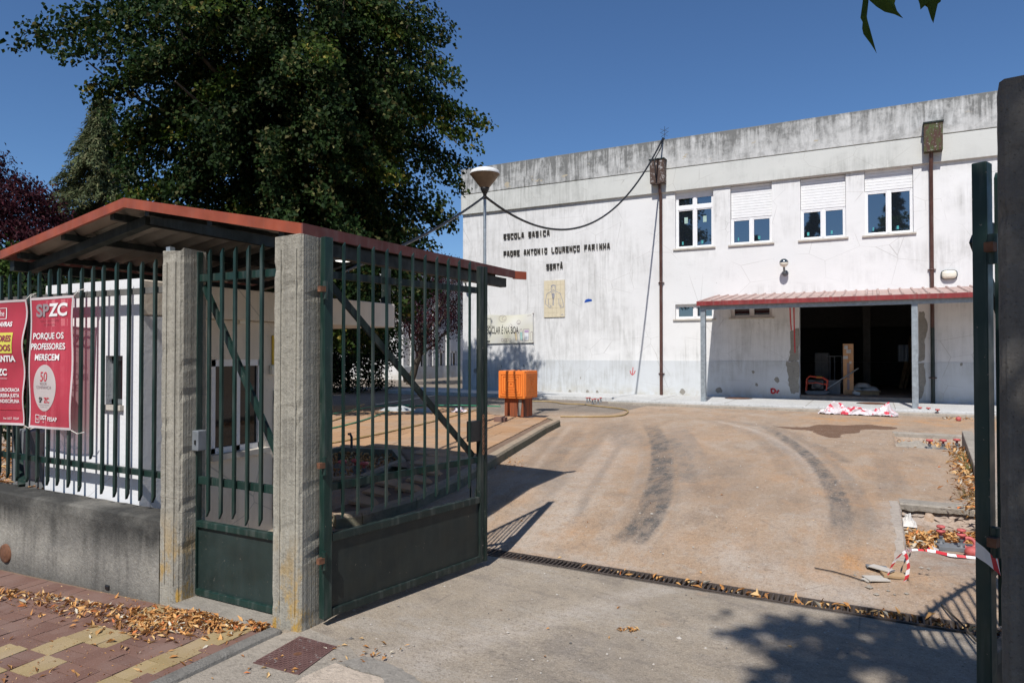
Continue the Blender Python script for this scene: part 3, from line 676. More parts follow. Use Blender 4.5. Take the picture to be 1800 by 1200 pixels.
# leaves on the sidewalk: the heap at the small gate, the drift along the wall
pts = []
for _ in range(1300):
    px = random.gauss(330, 66); py = 1085+(px-330)*-.02+random.gauss(0, 14)
    x, y = gr(px, py); y = min(y, 2.98)
    h = .05*math.exp(-((px-345)/50)**2-((py-1085)/14)**2)
    pts.append((x, y, zwalk(x)+.006+random.random()*h))
for _ in range(330):
    t = random.random(); px = -10+t*250; py = 1012+t*50+abs(random.gauss(0, 17)); x, y = gr(px, py); y = min(y, 3.02)
    pts.append((x, y, zwalk(x)+.006+random.random()*.015))
for _ in range(80):
    px, py = random.uniform(0, 460), random.uniform(1030, 1190); x, y = gr(px, py); y = min(y, 3.0)
    if x < -3.2: pts.append((x, y, zwalk(x)+.006))
for _ in range(45):
    px, py = random.gauss(455, 14), random.gauss(1103, 5); x, y = gr(px, py); pts.append((x, min(y, 3.02), .02))
litter('fallen_leaves', pts, 'curled dry orange leaves heaped on the sidewalk before the small gate', (.022, .072), .7)
pts = []
for _ in range(1500):
    px, py = (random.gauss(330, 75), 1085+random.gauss(0, 20)) if random.random() < .5 else (random.uniform(-10, 480), random.uniform(1010, 1195))
    x, y = gr(px, py); y = min(y, 3.02)
    if x < -3.28: pts.append((x, y, zwalk(x)+.004))
litter('leaf_crumbs', pts, 'tiny crumbs of broken dry leaves strewn over the block pavers', (.006, .016), .4)
pts = []
for _ in range(26): x, y = gr(random.gauss(640, 34), 1150+random.gauss(0, 8)); pts.append((x, y, .012))
for _ in range(16): x, y = gr(random.uniform(330, 520), random.uniform(1150, 1200)); pts.append((x, y, .012))
for _ in range(22):
    x, y = grz(random.uniform(860, 1600), random.uniform(780, 1190)); pts.append((x, y, zr(y)+.006))
for _ in range(80): x, y = grz(random.gauss(890, 18), random.gauss(815, 8)); pts.append((x, y, zr(y)+.006))
for _ in range(26): x, y = gr(random.gauss(1105, 8), random.gauss(1108, 1.5)); pts.append((x, y, .008))
litter('fallen_leaves', pts, 'few single dry leaves scattered across the open driveway', (.025, .05), .3)

# ---------------------------------------------------------------- low wall, posts, fence
mb = MB(); n = 60
X = np.linspace(-13, -4.40, n)
rows = []
for x in X:
    j = lambda s: random.uniform(-s, s)
    rows.append([(x, 3.06+j(.004), -.6), (x, 3.06+j(.004), .15), (x, 3.06+j(.004), .45+j(.004)), (x, 3.072+j(.004), .513+j(.004)), (x, 3.09+j(.004), .526+j(.003)), (x, 3.29, .526+j(.003)), (x, 3.31, .51), (x, 3.31, -.6)])
vs = [p for r in rows for p in r]; m8 = 8
mb.add(vs, [(i*m8+j, (i+1)*m8+j, (i+1)*m8+j+1, i*m8+j+1) for i in range(n-1) for j in range(7)])
lw = mb.build('low_wall', M['low_wall']); tag(lw, 'stained low concrete wall carrying the green bar fence', 'wall')
x, z = at(10, 972, 3.055); MB().lathe((x, 3.05, z), [(0, -.002), (.03, -.006), (.035, 0), (.05, -.004), (.055, 0), (.075, -.006), (.08, .02)], 20, axis='Y').build('rusty_cap', M['rust'], lw)
x, z = at(188, 1032, 3.055); MB().box((x, 3.06, z), (.05, .02, .035)).build('weep_hole', M['black'], lw, .008)

def post(x0, x1, y0, y1, z0, z1, name, label, mat, seed, slope=0):
    rr = random.Random(seed); mb = MB(); c = .016; rings = []
    nz = int((z1-z0)/.05)
    for i in range(nz+1):
        z = z0+(z1-z0)*i/nz; t = i/nz
        cx, cy = (x0+x1)/2, (y0+y1)/2; k = 1.02-.03*t
        pts = []
        for (px_, py_, ax, ay) in ((x0, y0, c, 0), (x1, y0, -c, 0), (x1, y0, 0, c), (x1, y1, 0, -c), (x1, y1, -c, 0), (x0, y1, c, 0), (x0, y1, 0, -c), (x0, y0, 0, c)):
            e = rr.uniform(0, .0016) if rr.random() < .93 else rr.uniform(.002, .010)
            X_, Y_ = px_+ax, py_+ay; X_ += (cx-X_)*(1-k)-math.copysign(e, X_-cx); Y_ += (cy-Y_)*(1-k)-math.copysign(e, Y_-cy)
            pts.append((X_, Y_, z+(rr.uniform(-.012, .012)+slope*(X_-cx) if i == nz else 0)))
        rings += pts
    vs = rings; fs = [(i*8+j, i*8+(j+1) % 8, (i+1)*8+(j+1) % 8, (i+1)*8+j) for i in range(nz) for j in range(8)]
    mb.add(vs, fs); mb.add(vs[-8:], [tuple(range(8))])
    # board marks left by the formwork: thin raised fins on the street face
    o = mb.build(name, mat); tag(o, label, 'post', 'concrete gate posts'); return o
p1 = post(-4.41, -4.185, 3.06, 3.27, -.3, 2.405, 'concrete_post', 'weathered concrete post at the end of the low wall', M['post'], 1)
for dx in (.055, .15): MB().bb(-4.40+dx, -4.394+dx, 3.053, 3.07, .1, 2.32).build('formwork_fin', M['post'], p1)
x, z = at(300, 432, 3.15); MB().bb(x-.022, x+.022, 3.13, 3.17, 2.39, 2.445).build('bolt_stub', M['galv'], p1)
p2 = post(-3.32, -3.075, 3.06, 3.28, -.3, 2.41, 'concrete_post', 'concrete post with yellow lichen foot between the two green gates', M['post'], 2)
for dx in (.06, .19): MB().bb(-3.31+dx, -3.304+dx, 3.053, 3.07, .1, 2.33).build('formwork_fin', M['post'], p2)
Yp = 2.45; xr0 = at(1757, 600, Yp)[0]
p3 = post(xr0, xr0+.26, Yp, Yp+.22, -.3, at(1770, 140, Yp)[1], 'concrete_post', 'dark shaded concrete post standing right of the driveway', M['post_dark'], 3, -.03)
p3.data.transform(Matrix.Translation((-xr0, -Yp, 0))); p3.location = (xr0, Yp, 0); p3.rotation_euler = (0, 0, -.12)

def picket(w=.025, t=.020, z0=.6, z1=2.37, cut=.045):
    mb = MB(); mb.prism([(-w/2, z0+.0), (w/2, z0+cut), (w/2, z1), (-w/2, z1-cut*.8)], 'Y', -t/2, t/2); return mb
fence = thing('bar_fence', 'dark green steel bar fence standing on the low wall', 'fence', (-5.5, 3.19, .52))
bx = [at(px, 480, 3.18)[0] for px in (273, 250, 227, 205, 183, 163, 143, 124, 105, 87, 69, 52, 34, 18, 3)]
while bx[-1] > -12: bx.append(bx[-1]-.152)
for i, x in enumerate(bx):
    z0 = .60+random.uniform(-.012, .012); z1 = 2.375+random.uniform(-.01, .01)
    if i == 5: z0 = .86
    o = picket(z0=z0, z1=z1).build('fence_bar', M['green'], None); o.location = (x, 3.18, 0); o.rotation_euler = (0, random.uniform(-.004, .004), random.uniform(-.05, .05)); attach(o, fence)
for z in (2.155, .80): MB().bb(-12.2, -4.41, 3.20, 3.235, z-.022, z+.022).build('fence_rail', M['fence_rail'] if z > 1 else M['green'], fence)
b0, z0 = at(5, 760, 3.24); MB().bar((b0-.5, 3.55, 1.3), (at(45, 858, 3.3)[0], 3.27, .53), .05, .05).build('brace', M['green'], fence)

# ---------------------------------------------------------------- small gate between the two posts
pg = thing('pedestrian_gate', 'narrow green gate with bars over a solid panel between two posts', 'gate', (-4.2, 3.19, 0))
Yg = 3.20
MB().bb(-4.238, -4.178, Yg-.02, Yg+.025, .02, 2.40).build('stile', M['green'], pg, .003)
MB().bb(-3.36, -3.30, Yg-.02, Yg+.025, .02, 2.30).build('stile', M['green'], pg, .003)
for px in (370, 392, 415, 438, 462):
    o = picket(.025, .016, .57+random.uniform(-.02, .02), 2.405).build('gate_bar', M['green']); o.location = (at(px, 600, Yg-.015)[0], Yg-.025, 0); attach(o, pg)
for z in (2.215, .805): MB().bb(-4.178, -3.36, Yg-.008, Yg+.022, z-.026, z+.026).build('gate_rail', M['green'], pg, .003)
MB().bar((-4.17, Yg+.03, 2.16), (-3.35, Yg+.03, .87), .022, .045).build('diagonal_brace', M['green'], pg)
MB().bb(-4.178, -3.36, Yg+.0, Yg+.012, .05, .5).build('panel', paint_metal('scuffed_panel_paint', (.020, .033, .030), .38, (.2, .17, .14), .06), pg)
for z in (.035, .505): MB().bb(-4.178, -3.36, Yg-.022, Yg+.02, z-.022, z+.022).build('panel_frame', M['green'], pg, .004)
xk, zk = at(353, 773, Yg); lk = MB().bb(xk-.035, xk+.035, Yg-.05, Yg+.02, zk-.07, zk+.07).build('lock_case', M['lock'], pg, .006)
MB().box((xk+.01, Yg-.054, zk-.01), (.012, .006, .03)).build('keyhole', M['black'], lk)
xk, zk = at(342, 770, Yg); MB().bb(xk-.012, xk+.012, Yg-.06, Yg-.02, zk-.13, zk+.12).build('strike_plate', M['galv'], pg, .003)

# ---------------------------------------------------------------- wide gate: one leaf built, the other copied
vg = thing('gate_leaf', 'open green gate leaf with tall bars and dark solid lower panel', 'gate', (0, 0, 0), 'leaves of the wide entrance gate')
L = 1.50
MB().bb(-.008, .055, -.025, .025, .05, 2.415).build('stile', M['green'], vg, .004)
MB().bb(L-.045, L+.0, -.022, .022, .05, 2.375).build('stile', M['green_dark'], vg, .004)
MB().bb(L+.006, L+.03, -.03, -.006, .05, 2.375).build('closing_strip', M['green_dark'], vg)
for i in range(11):
    o = picket(.018, .012, .645, 2.40, .03).build('gate_bar', M['green']); o.location = (.145+i*.1195, -.012, 0); attach(o, vg)
for z, m_ in ((2.185, 'green_dark'), (.85, 'green')): MB().bb(.06, L-.045, .006, .034, z-.024, z+.024).build('gate_rail', M[m_], vg, .003)
MB().bar((.07, .045, 2.14), (L-.06, .045, .88), .02, .045).build('diagonal_brace', M['green_dark'], vg)
MB().bb(.06, L-.045, -.004, .006, .09, .52).build('panel', paint_metal('dusty_panel_paint', (.015, .020, .018), .45, (.16, .13, .1), .06), vg)
for z in (.075, .54): MB().bb(.06, L-.045, -.022, .022, z-.025, z+.025).build('panel_frame', M['green_dark'], vg, .004)
lk = MB().bb(L-.15, L-.045, -.025, .03, 1.0, 1.16).build('lock_case', M['black'], vg, .004)
mb = MB()
for i in range(11):
    z = 1.19-.028*i; a = i % 2
    mb.tube([(L-.03+(.008*math.cos(t) if a else 0), -.04+(0 if a else .008*math.cos(t)), z+.018*math.sin(t)) for t in [k_*math.pi/4 for k_ in range(9)]], .003, 5, cap=False)
mb.build('chain', M['rust'], vg)
mb = MB(); mb.tube([(L-.08, .05, .88), (L-.08, .05, .45), (L-.06, .05, .43), (L-.02, .05, .45), (L-.02, .05, .62)], .007, 6); mb.build('drop_bolt', M['green_dark'], vg)
for z in (2.08, 1.0, .42):
    h = MB().tube([(-.02, -.045, z-.055), (-.02, -.045, z+.055)], .016, 10).build('hinge', M['green'], vg); MB().bb(-.065, -.02, -.06, -.03, z-.012, z+.022).build('hinge_plate', M['rust'], h)
h0 = Vector((-3.03, 3.20, 0)); f0 = Vector((-2.752, 4.672, 0))
Yr = 3.10; xr = at(1725, 600, Yr)[0]
vg2 = copy_tree(vg, (xr, Yr, 0), math.radians(66.5), 'open green gate leaf seen edge-on beside the dark right-hand post')
vg.location = h0; vg.rotation_euler = (0, 0, math.atan2(f0.y-h0.y, f0.x-h0.x))
vg['label'] = 'open green gate leaf whose bars stand before the orange planter and school'

def ribbon(name, pts, w, label, up=(0, 0, 1), stripes=.09, wid=None):
    pts = [Vector(p) for p in pts]; mb = MB(); vs = []; st = []; acc = 0; N = len(pts); dense = []
    for a, b in zip(pts, pts[1:]):
        m_ = max(1, int((b-a).length/.02))
        for i in range(m_): dense.append(a.lerp(b, i/m_))
    dense.append(pts[-1]); U = Vector(up).normalized()
    for i, p in enumerate(dense):
        if i: acc += (p-dense[i-1]).length
        wv = U*w*.5+Vector((0, 0, 0)); tw = Vector((math.sin(i*.5)*.12*w, math.cos(i*.37)*.12*w, 0))
        vs += [p-wv+tw, p+wv-tw]; st += [1.0 if int(acc/stripes) % 2 else 0.0]*2
    n = len(dense); mb.add(vs, [(2*i, 2*i+1, 2*i+3, 2*i+2) for i in range(n-1)])
    o = mb.build(name, M['tape'], fix=False); a = o.data.attributes.new('stripe', 'FLOAT', 'FACE')
    a.data.foreach_set('value', [st[2*i] for i in range(n-1)]); return tag(o, label, 'tape')
t0 = Vector((xr, Yr, 0))
ribbon('barrier_tape', [t0+Vector((-.03, -.045, .97)), t0+Vector((.0, -.05, .95)), t0+Vector((.04, -.04, .91)), t0+Vector((.05, .03, .90))], .06, 'scrap of red and white tape tied round the right gate leaf', stripes=.045)

# ---------------------------------------------------------------- banners tied to the fence
def banner(name, cor, label, waves, items, hem=.02):
    TL, TR, BR, BL = [Vector((at(a, b, 3.145)[0], 3.145, at(a, b, 3.145)[1])) for a, b in cor]
    w = (TR-TL).length; h = (BL-TL).length
    def S(u, v, d=0):
        p = TL.lerp(TR, u).lerp(BL.lerp(BR, u), v); p.y += -.008-d+waves(u, v); return p
    rt = thing(name, label, 'banner', TL, 'red union banners on the fence')
    nu, nv = 22, 36
    def patch(u0, u1, v0, v1, d, nu, nv, nm, mat):
        mb = MB(); vs = [S(u0+(u1-u0)*i/nu, v0+(v1-v0)*j/nv, d) for j in range(nv+1) for i in range(nu+1)]
        mb.add(vs, [(j*(nu+1)+i, j*(nu+1)+i+1, (j+1)*(nu+1)+i+1, (j+1)*(nu+1)+i) for j in range(nv) for i in range(nu)], 0, True); return mb.build(nm, mat, rt, fix=False)
    patch(0, 1, 0, 1, 0, nu, nv, 'cloth', M['banner_red'])
    hu, hv = hem/w, hem/h
    for a in ((0, 1, 0, hv), (0, 1, 1-hv, 1), (0, hu, hv, 1-hv), (1-hu, 1, hv, 1-hv)): patch(*a, .003, 14 if a[1]-a[0] > .5 else 1, 24 if a[3]-a[2] > .5 else 1, 'hem', M['banner_hem'])
    for it in items:
        kind = it[0]; mb = MB()
        if kind == 'text':
            _, body, u, v, cap, mat, xs_, al, bold = it
            vs, fs = text_shape(body, cap, xs_, al, bold)
            mb.add([S(u+p[0]/w, v-p[1]/h, .006) for p in vs], fs); mb.build('lettering', M[mat], rt, fix=False)
        elif kind == 'disc':
            _, u, v, r, mat = it; N = 40
            rings = [[S(u+r*q*math.cos(2*math.pi*i/N)/w, v+r*q*math.sin(2*math.pi*i/N)/h, .003) for i in range(N)] for q in (1, .66, .33)]
            mb.add([p for rg in rings for p in rg]+[S(u, v, .003)], [(a*N+i, a*N+(i+1) % N, (a+1)*N+(i+1) % N, (a+1)*N+i) for a in range(2) for i in range(N)]+[(2*N+i, 2*N+(i+1) % N, 3*N) for i in range(N)], 0, True)
            mb.build('printed_disc', M[mat], rt, fix=False)
        elif kind == 'rect':
            _, u0, u1, v0, v1, mat, d = it; patch(u0, u1, v0, v1, d, 8, 4, 'printed_block', M[mat])
    for u, v, du, dv in ((0, 0, -.05, -.03), (1, 0, .05, -.05), (0, 1, -.04, .01), (1, 1, .09, .015)):
        p = S(u, v); mb = MB(); mb.tube([p, p+Vector((du*.5, .02, -dv-.012)), p+Vector((du, .05, -dv))], .004, 5); mb.build('tie', M['rope'], rt)
    return rt
wv2 = lambda u, v: .010*math.sin(u*5+v*2)+.007*math.sin(9*v-3*u)-.012*math.sin(math.pi*u)*math.sin(math.pi*v)
T = lambda b, u, v, c, m_='white_print', xs_=1., al='CENTER', bold=0.: ('text', b, u, v, c, m_, xs_, al, bold)
banner('red_banner', [(55, 524), (135, 519), (126, 756), (50, 751)], 'red banner whose text begins SPZC over a pale round emblem', wv2, [
    T('SP', .29, .145, .098, 'grey_print', 1.5, 'CENTER', .005), T('ZC', .68, .145, .098, 'white_print', 1.5, 'CENTER', .005),
    T('SINDICATO DOS PROFESSORES', .47, .185, .011, 'darkred_print', 1.45), T('DA ZONA CENTRO', .47, .213, .011, 'darkred_print', 1.5),
    T('PORQUE OS', .45, .318, .05, 'white_print', 1.25, 'CENTER', .0015), T('PROFESSORES', .45, .398, .05, 'white_print', 1.2, 'CENTER', .0015), T('MERECEM', .45, .48, .05, 'white_print', 1.25, 'CENTER', .0015),
    ('disc', .42, .69, .19, 'banner_circle'), T('50', .42, .64, .08, 'red_print', 1.1), T('RIGOR', .42, .655+.012, .022, 'grey_print', 1.3), T('CONFIANÇA', .42, .69+.005, .024, 'grey_print', 1.3),
    T('___________', .42, .715, .006, 'grey_print', 2), T('SP', .34, .80, .042, 'black_print', 1.1, 'CENTER', .0015), T('ZC', .51, .80, .042, 'red_print', 1.1, 'CENTER', .0015), T('SINDICATO DOS PROFESSORES', .42, .82, .007, 'grey_print', 1.4), T('DA ZONA CENTRO', .42, .835, .007, 'grey_print', 1.4),
    ('rect', .17, .285, .895, .9, 'white_print', .005), ('rect', .17, .285, .953, .958, 'white_print', .005), ('rect', .17, .18, .895, .958, 'white_print', .005), ('rect', .275, .285, .895, .958, 'white_print', .005),
    T('fne', .228, .938, .022, 'white_print', 1.2), T('UGT', .40, .93, .034, 'white_print', 1.2, 'CENTER', .0015), T('v', .40, .955, .02, 'white_print', 2), T('FESAP', .62, .938, .032, 'white_print', 1.2, 'CENTER', .001)])
wv1 = lambda u, v: .012*math.sin(u*6+v*3)+.010*math.sin(8*v+u)+.012*math.sin(14*v)*u
banner('red_banner', [(-45, 531), (47, 526), (40, 748), (-52, 744)], 'red banner with a yellow block, partly beyond the left frame edge', wv1, [
    ('rect', .45, .465, .06, .15, 'white_print', .005), ('rect', .45, .66, .06, .064, 'white_print', .005), ('rect', .645, .66, .06, .15, 'white_print', .005), ('rect', .45, .66, .146, .15, 'white_print', .005), T('fne', .56, .125, .05),
    T('PALAVRAS', .78, .21, .04, 'white_print', 1.2, 'RIGHT', .002), ('rect', 0.02, .82, .26, .425, 'yellow_print', .004), T('PROFESSORES', .80, .33, .052, 'maroon_print', 1.15, 'RIGHT', .003), T('VALORIZADOS', .80, .405, .052, 'maroon_print', 1.15, 'RIGHT', .003),
    T('GARANTIA', .86, .49, .05, 'white_print', 1.2, 'RIGHT', .003), T('SPZC', .72, .60, .055, 'white_print', 1.15, 'RIGHT', .003), T('SINDICATO DOS PROFESSORES', .72, .63, .008, 'white_print', 1.5, 'RIGHT'),
    T('MENOS BUROCRACIA', .93, .73, .03, 'white_print', 1.1, 'RIGHT', .001), T('CARREIRA JUSTA', .93, .775, .03, 'white_print', 1.1, 'RIGHT', .001), T('INDISCIPLINA', .93, .82, .03, 'white_print', 1.1, 'RIGHT', .001),
    ('rect', 0.05, .95, .87, .876, 'red_print', .005), T('fne UGT  FESAP', .90, .955, .02, 'white_print', 1.2, 'RIGHT')])

# ---------------------------------------------------------------- guard booth
def holed_wall(mb, axis, pos, deep, a0, a1, z0, z1, holes, m=0, mr=None):
    """wall face with real openings: axis 'Y' = face at y=pos spanning x; 'X' = face at x=pos spanning y"""
    A = sorted({a0, a1, *[h[0] for h in holes], *[h[1] for h in holes]}); Z = sorted({z0, z1, *[h[2] for h in holes], *[h[3] for h in holes]})
    P = (lambda a, d, z: (a, pos+d, z)) if axis == 'Y' else (lambda a, d, z: (pos+d, a, z))
    for i in range(len(A)-1):
        for j in range(len(Z)-1):
            ca, cz = (A[i]+A[i+1])/2, (Z[j]+Z[j+1])/2
            if any(h[0] < ca < h[1] and h[2] < cz < h[3] for h in holes): continue
            mb.quad(P(A[i], 0, Z[j]), P(A[i+1], 0, Z[j]), P(A[i+1], 0, Z[j+1]), P(A[i], 0, Z[j+1]), m)
    for h in holes:
        c = [(h[0], h[2]), (h[1], h[2]), (h[1], h[3]), (h[0], h[3])]
        for k_ in range(4):
            p, q = c[k_], c[(k_+1) % 4]; mb.quad(P(p[0], 0, p[1]), P(q[0], 0, q[1]), P(q[0], deep, q[1]), P(p[0], deep, p[1]), m if mr is None else mr)
YB = 3.32; XL = at(80, 600, YB)[0]; XR = at(247, 600, YB)[0]
booth = thing('guard_booth', 'small white guard booth with a flat slab roof behind the fence', 'booth', (XR, YB, 0))
wa, wz1 = at(186, 625, YB); wb, wz0 = at(215, 712, YB)
mb = MB(); holed_wall(mb, 'Y', YB, .1, XL, XR, -.1, 2.27, [(wa, wb, wz0, wz1)])
mb.bb(XL, XL+.1, YB+.001, 5.3, -.1, 2.27); mb.bb(XL, XR-.12, 5.2, 5.3, -.1, 1.98)
mb.build('front_wall', M['booth'], booth, fix=False)
sa, sz1 = atx(372, 632, XR-.1); sb, sz0 = atx(462, 785, XR-.1)
mb = MB(); holed_wall(mb, 'X', XR-.1, -.1, YB+.35, 5.3, -.1, 1.98, [(sa, sb, sz0, sz1)]); mb.bb(XR-.1, XR-.002, YB+.35, YB+.36, -.1, 1.98)
mb.build('side_wall', M['booth_cream'], booth, fix=False)
MB().bb(XR-.1, XR, YB+.002, YB+.35, -.1, 1.98).build('corner_pier', M['booth'], booth)
MB().bb(XL-.02, XR+.002, YB+.004, 6.49, 1.985, 2.262).build('roof_slab', M['booth_cream'], booth, .01)
wf = MB().bb(wa, wa+.04, YB+.05, YB+.09, wz0, wz1).bb(wb-.04, wb, YB+.05, YB+.09, wz0, wz1).bb(wa, wb, YB+.05, YB+.09, wz1-.04, wz1-.001).bb(wa, wb, YB+.05, YB+.09, wz0+.001, wz0+.04).build('window', M['dado_panel'], booth)
MB().bb(wa+.04, wb-.04, YB+.065, YB+.075, wz0+.04, wz1-.04).build('pane', M['glass_dark'], wf); MB().bb(wa-.02, wb+.02, YB-.03, YB+.05, wz0-.04, wz0).build('sill', M['sill'], wf)
wf = MB(); xx = XR-.16
for a in (sa, (sa+sb)/2-.02, sb-.05): wf.bb(xx, xx+.05, a, a+.05, sz0, sz1)
wf.bb(xx, xx+.05, sa, sb, sz1-.06, sz1-.001).bb(xx, xx+.05, sa, sb, sz0+.001, sz0+.05); wf = wf.build('window', M['pvc'], booth)
MB().bb(xx+.015, xx+.025, sa+.04, sb-.04, sz0+.04, sz1-.05).build('pane', M['glass_dark'], wf); MB().bb(XR-.12, XR-.03, sa-.03, sb+.03, sz0-.05, sz0-.001).build('sill', M['sill'], wf)
MB().bb(XR-.098, XR-.085, sb+.12, 5.28, 0, 1.33).build('door', M['dado_panel'], booth, .004)
a, z = atx(487, 615, XR-.08); MB().bb(XR-.098, XR-.085, a-.05, a+.08, z-.14, z+.14).build('notice', M['yellow'], booth)
a, z = atx(484, 649, XR-.08); MB().bb(XR-.098, XR-.06, a-.06, a+.06, z-.05, z+.04).build('switch_box', M['lamp_white'], booth, .006)
a, z = atx(424, 560, XR-.08); MB().bb(XR-.098, XR-.05, a-.04, a+.04, z-.05, z+.05).build('junction_box', M['lamp_white'], booth, .006)
mb = MB(); mb.bb(-14, XL-.01, 3.32, 6.5, -.2, .40); o = mb.build('planting_bed', M['soil']); tag(o, 'raised earth bed under dry leaves behind the left fence', 'planting bed', kind='structure')
pts = [(random.uniform(-11, XL-.03), random.uniform(3.34, 5.5), .405+random.random()*.05) for _ in range(2600)]
litter('fallen_leaves', pts, 'thick carpet of dry orange leaves behind the left fence', (.05, .10), .5)
o = MB().bb(at(20, 780, 3.6)[0], at(76, 780, 3.6)[0], 3.6, 3.75, .35, at(50, 757, 3.6)[1]).build('meter_cabinet', M['dado_panel'], None, .01); tag(o, 'plain grey metal cabinet behind the fence beside the guard booth', 'cabinet')

# ---------------------------------------------------------------- gable shelter roof over the booth
YF, YK = 3.14, 5.96; zE = 2.50
r_ = ray(534, 393); XE = r_[0]*(zE-EYE)/r_[2]
xA, zA = at(220, 348, YF); xW, zW = at(3, 441, YF)
sh = thing('shelter_roof', 'open gable shelter with orange red fascia and corrugated roof sheets', 'shelter', (xA, YF, zA))
slR = (zA-zE)/(XE-xA); slL = (zA-zW)/(xA-xW)
FH = .072
for (xa, za, xb, zb, nm) in ((xW, zW, xA, zA, 'L'), (xA, zA, XE, zE, 'R')):
    for y, mm in ((YF, 'red_roof'), (YK, 'red_roof_shade')):
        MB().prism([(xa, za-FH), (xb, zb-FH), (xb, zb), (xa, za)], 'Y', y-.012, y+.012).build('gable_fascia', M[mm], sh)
    for y in (YF+.2, 4.8, YK-.2): MB().prism([(xa+.06, za-.175), (xb-.06 if nm == 'R' else xb, zb-.175), (xb-.06 if nm == 'R' else xb, zb-.105), (xa+.06, za-.105)], 'Y', y-.04, y+.04).build('rafter', M['beam'], sh)
MB().bb(XE-.012, XE+.012, YF-.012, YK+.012, zE-FH, zE).build('eave_fascia', M['red_roof_shade'], sh)
MB().bb(xW-.012, xW+.012, YF-.012, YK+.012, zW-FH, zW).build('eave_fascia', M['red_roof_shade'], sh)
q0 = Vector((XE+.012, YK-.01, 0)); mb = MB(); mb.prism([(XE, YK-.02), (XE+.075, YK+.13), (XE+.055, YK+.15), (XE-.03, YK+.03)], 'Z', zE-FH-.006, zE-.002); mb.build('gutter_end', M['red_roof'], sh)
for fx in (.12, .5, .88):
    for (xa, za, xb, zb) in ((xW, zW, xA, zA), (xA, zA, XE, zE)):
        x = xa+(xb-xa)*fx; z = za+(zb-za)*fx; MB().bb(x-.025, x+.025, YF+.03, YK-.03, z-.105, z-.055).build('purlin', M['beam'], sh)
MB().bb(XE-.10, XE-.03, YF+.05, YK-.1, zE-.17, zE-.085).build('eave_beam', M['beam'], sh)
MB().bb(xW+.03, xW+.10, YF+.05, YK-.1, zW-.17, zW-.085).build('eave_beam', M['beam'], sh)
ny_ = 150
for (xa, za, xb, zb) in ((xA, zA, XE, zE), (xA, zA, xW, zW)):
    for k_ in range(2):
        u0, u1 = (0, .54) if k_ == 0 else (.5, .99); lift = .012 if k_ == 0 else 0
        mb = MB(); vs = []
        for top in (0, 1):
            for u in (u0, (u0+u1)/2, u1):
                for j in range(ny_+1):
                    y = YF+.015+(YK-YF-.03)*j/ny_; vs.append((xa+(xb-xa)*u, y, za+(zb-za)*u-.045+lift+.026*math.sin(2*math.pi*y/.177)+.007*top))
        W_ = ny_+1; fs = []
        for top in (0, 1):
            for a in range(2):
                for j in range(ny_): fs.append((top*3*W_+a*W_+j, top*3*W_+a*W_+j+1, top*3*W_+(a+1)*W_+j+1, top*3*W_+(a+1)*W_+j))
        for j in range(ny_): fs.append((2*W_+j, 2*W_+j+1, 5*W_+j+1, 5*W_+j)); fs.append((j, j+1, 3*W_+j+1, 3*W_+j))
        mb.add(vs, fs, 0, True); mb.build('roof_sheet', M['sheet'], sh)
x, z = at(97, 480, 3.5); MB().bb(x-.04, x+.04, 3.46, 3.54, .4, 2.45).build('column', M['green_dark'], sh)
cx = -5.08; cy = -cx/math.tan(math.radians(27.98)+math.atan((900-688)/1200)); MB().bb(cx-.04, cx+.04, min(cy, 6.4)-.04, min(cy, 6.4)+.04, 2.26, 2.72).build('column', M['green_dark'], sh)
x, y = gr(606, 459, 2.42); lt = thing('ceiling_lamp', 'small bright lamp panel hanging under the shelter roof', 'lamp', (x, y, 2.42))
MB().bb(x-.07, x+.07, y-.05, y+.05, 2.425, 2.45).build('housing', M['galv'], lt, .004); MB().bb(x-.06, x+.06, y-.04, y+.04, 2.418, 2.4245).build('diffuser', M['lit'], lt)
MB().tube([(x, y, 2.45), (x, y, 2.62)], .006, 6).build('rod', M['galv'], lt)

# ---------------------------------------------------------------- paved island with its kerb
def top(px, py): return grz(px, py, .12)
kpx = [(985, 738), (960, 750), (935, 765), (905, 782), (865, 806), (817, 836), (733, 875), (637, 902), (590, 908)]
kpt = [top(*p) for p in kpx]
backp = [top(600, 712), top(760, 714), top(830, 718), top(886, 728), top(913, 731), top(970, 733)]
poly = kpt+[(-4.9, 4.9), (-5.0, 6.6), (-14, 6.6), (-15, 14.0)]+backp
def inpoly(x, y, P):
    c = False; n = len(P)
    for i in range(n):
        (x1, y1), (x2, y2) = P[i], P[(i+1) % n]
        if (y1 > y) != (y2 > y) and x < (x2-x1)*(y-y1)/(y2-y1)+x1: c = not c
    return c
hole = [top(*p) for p in ((572, 842), (640, 838), (715, 808), (700, 790), (600, 786), (572, 790))]
def zi(y): return zr(y)+.12
mb = MB(); s_ = .15; gx = np.arange(-15, -4, s_); gy = np.arange(4.6, 15.4, s_)
for x in gx:
    for y in gy:
        c_ = (x+s_/2, y+s_/2)
        if inpoly(*c_, poly) and all(inpoly(x+a*s_, y+b*s_, poly) for a in (0, 1) for b in (0, 1)) and not inpoly(*c_, hole):
            mb.quad((x, y, zi(y)-.012), (x+s_, y, zi(y)-.012), (x+s_, y+s_, zi(y+s_)-.012), (x, y+s_, zi(y+s_)-.012))
isl = mb.build('island_pavement', M['bed'], fix=False); tag(isl, 'raised paved island covered with orange dust beside the driveway', 'pavement', kind='structure')
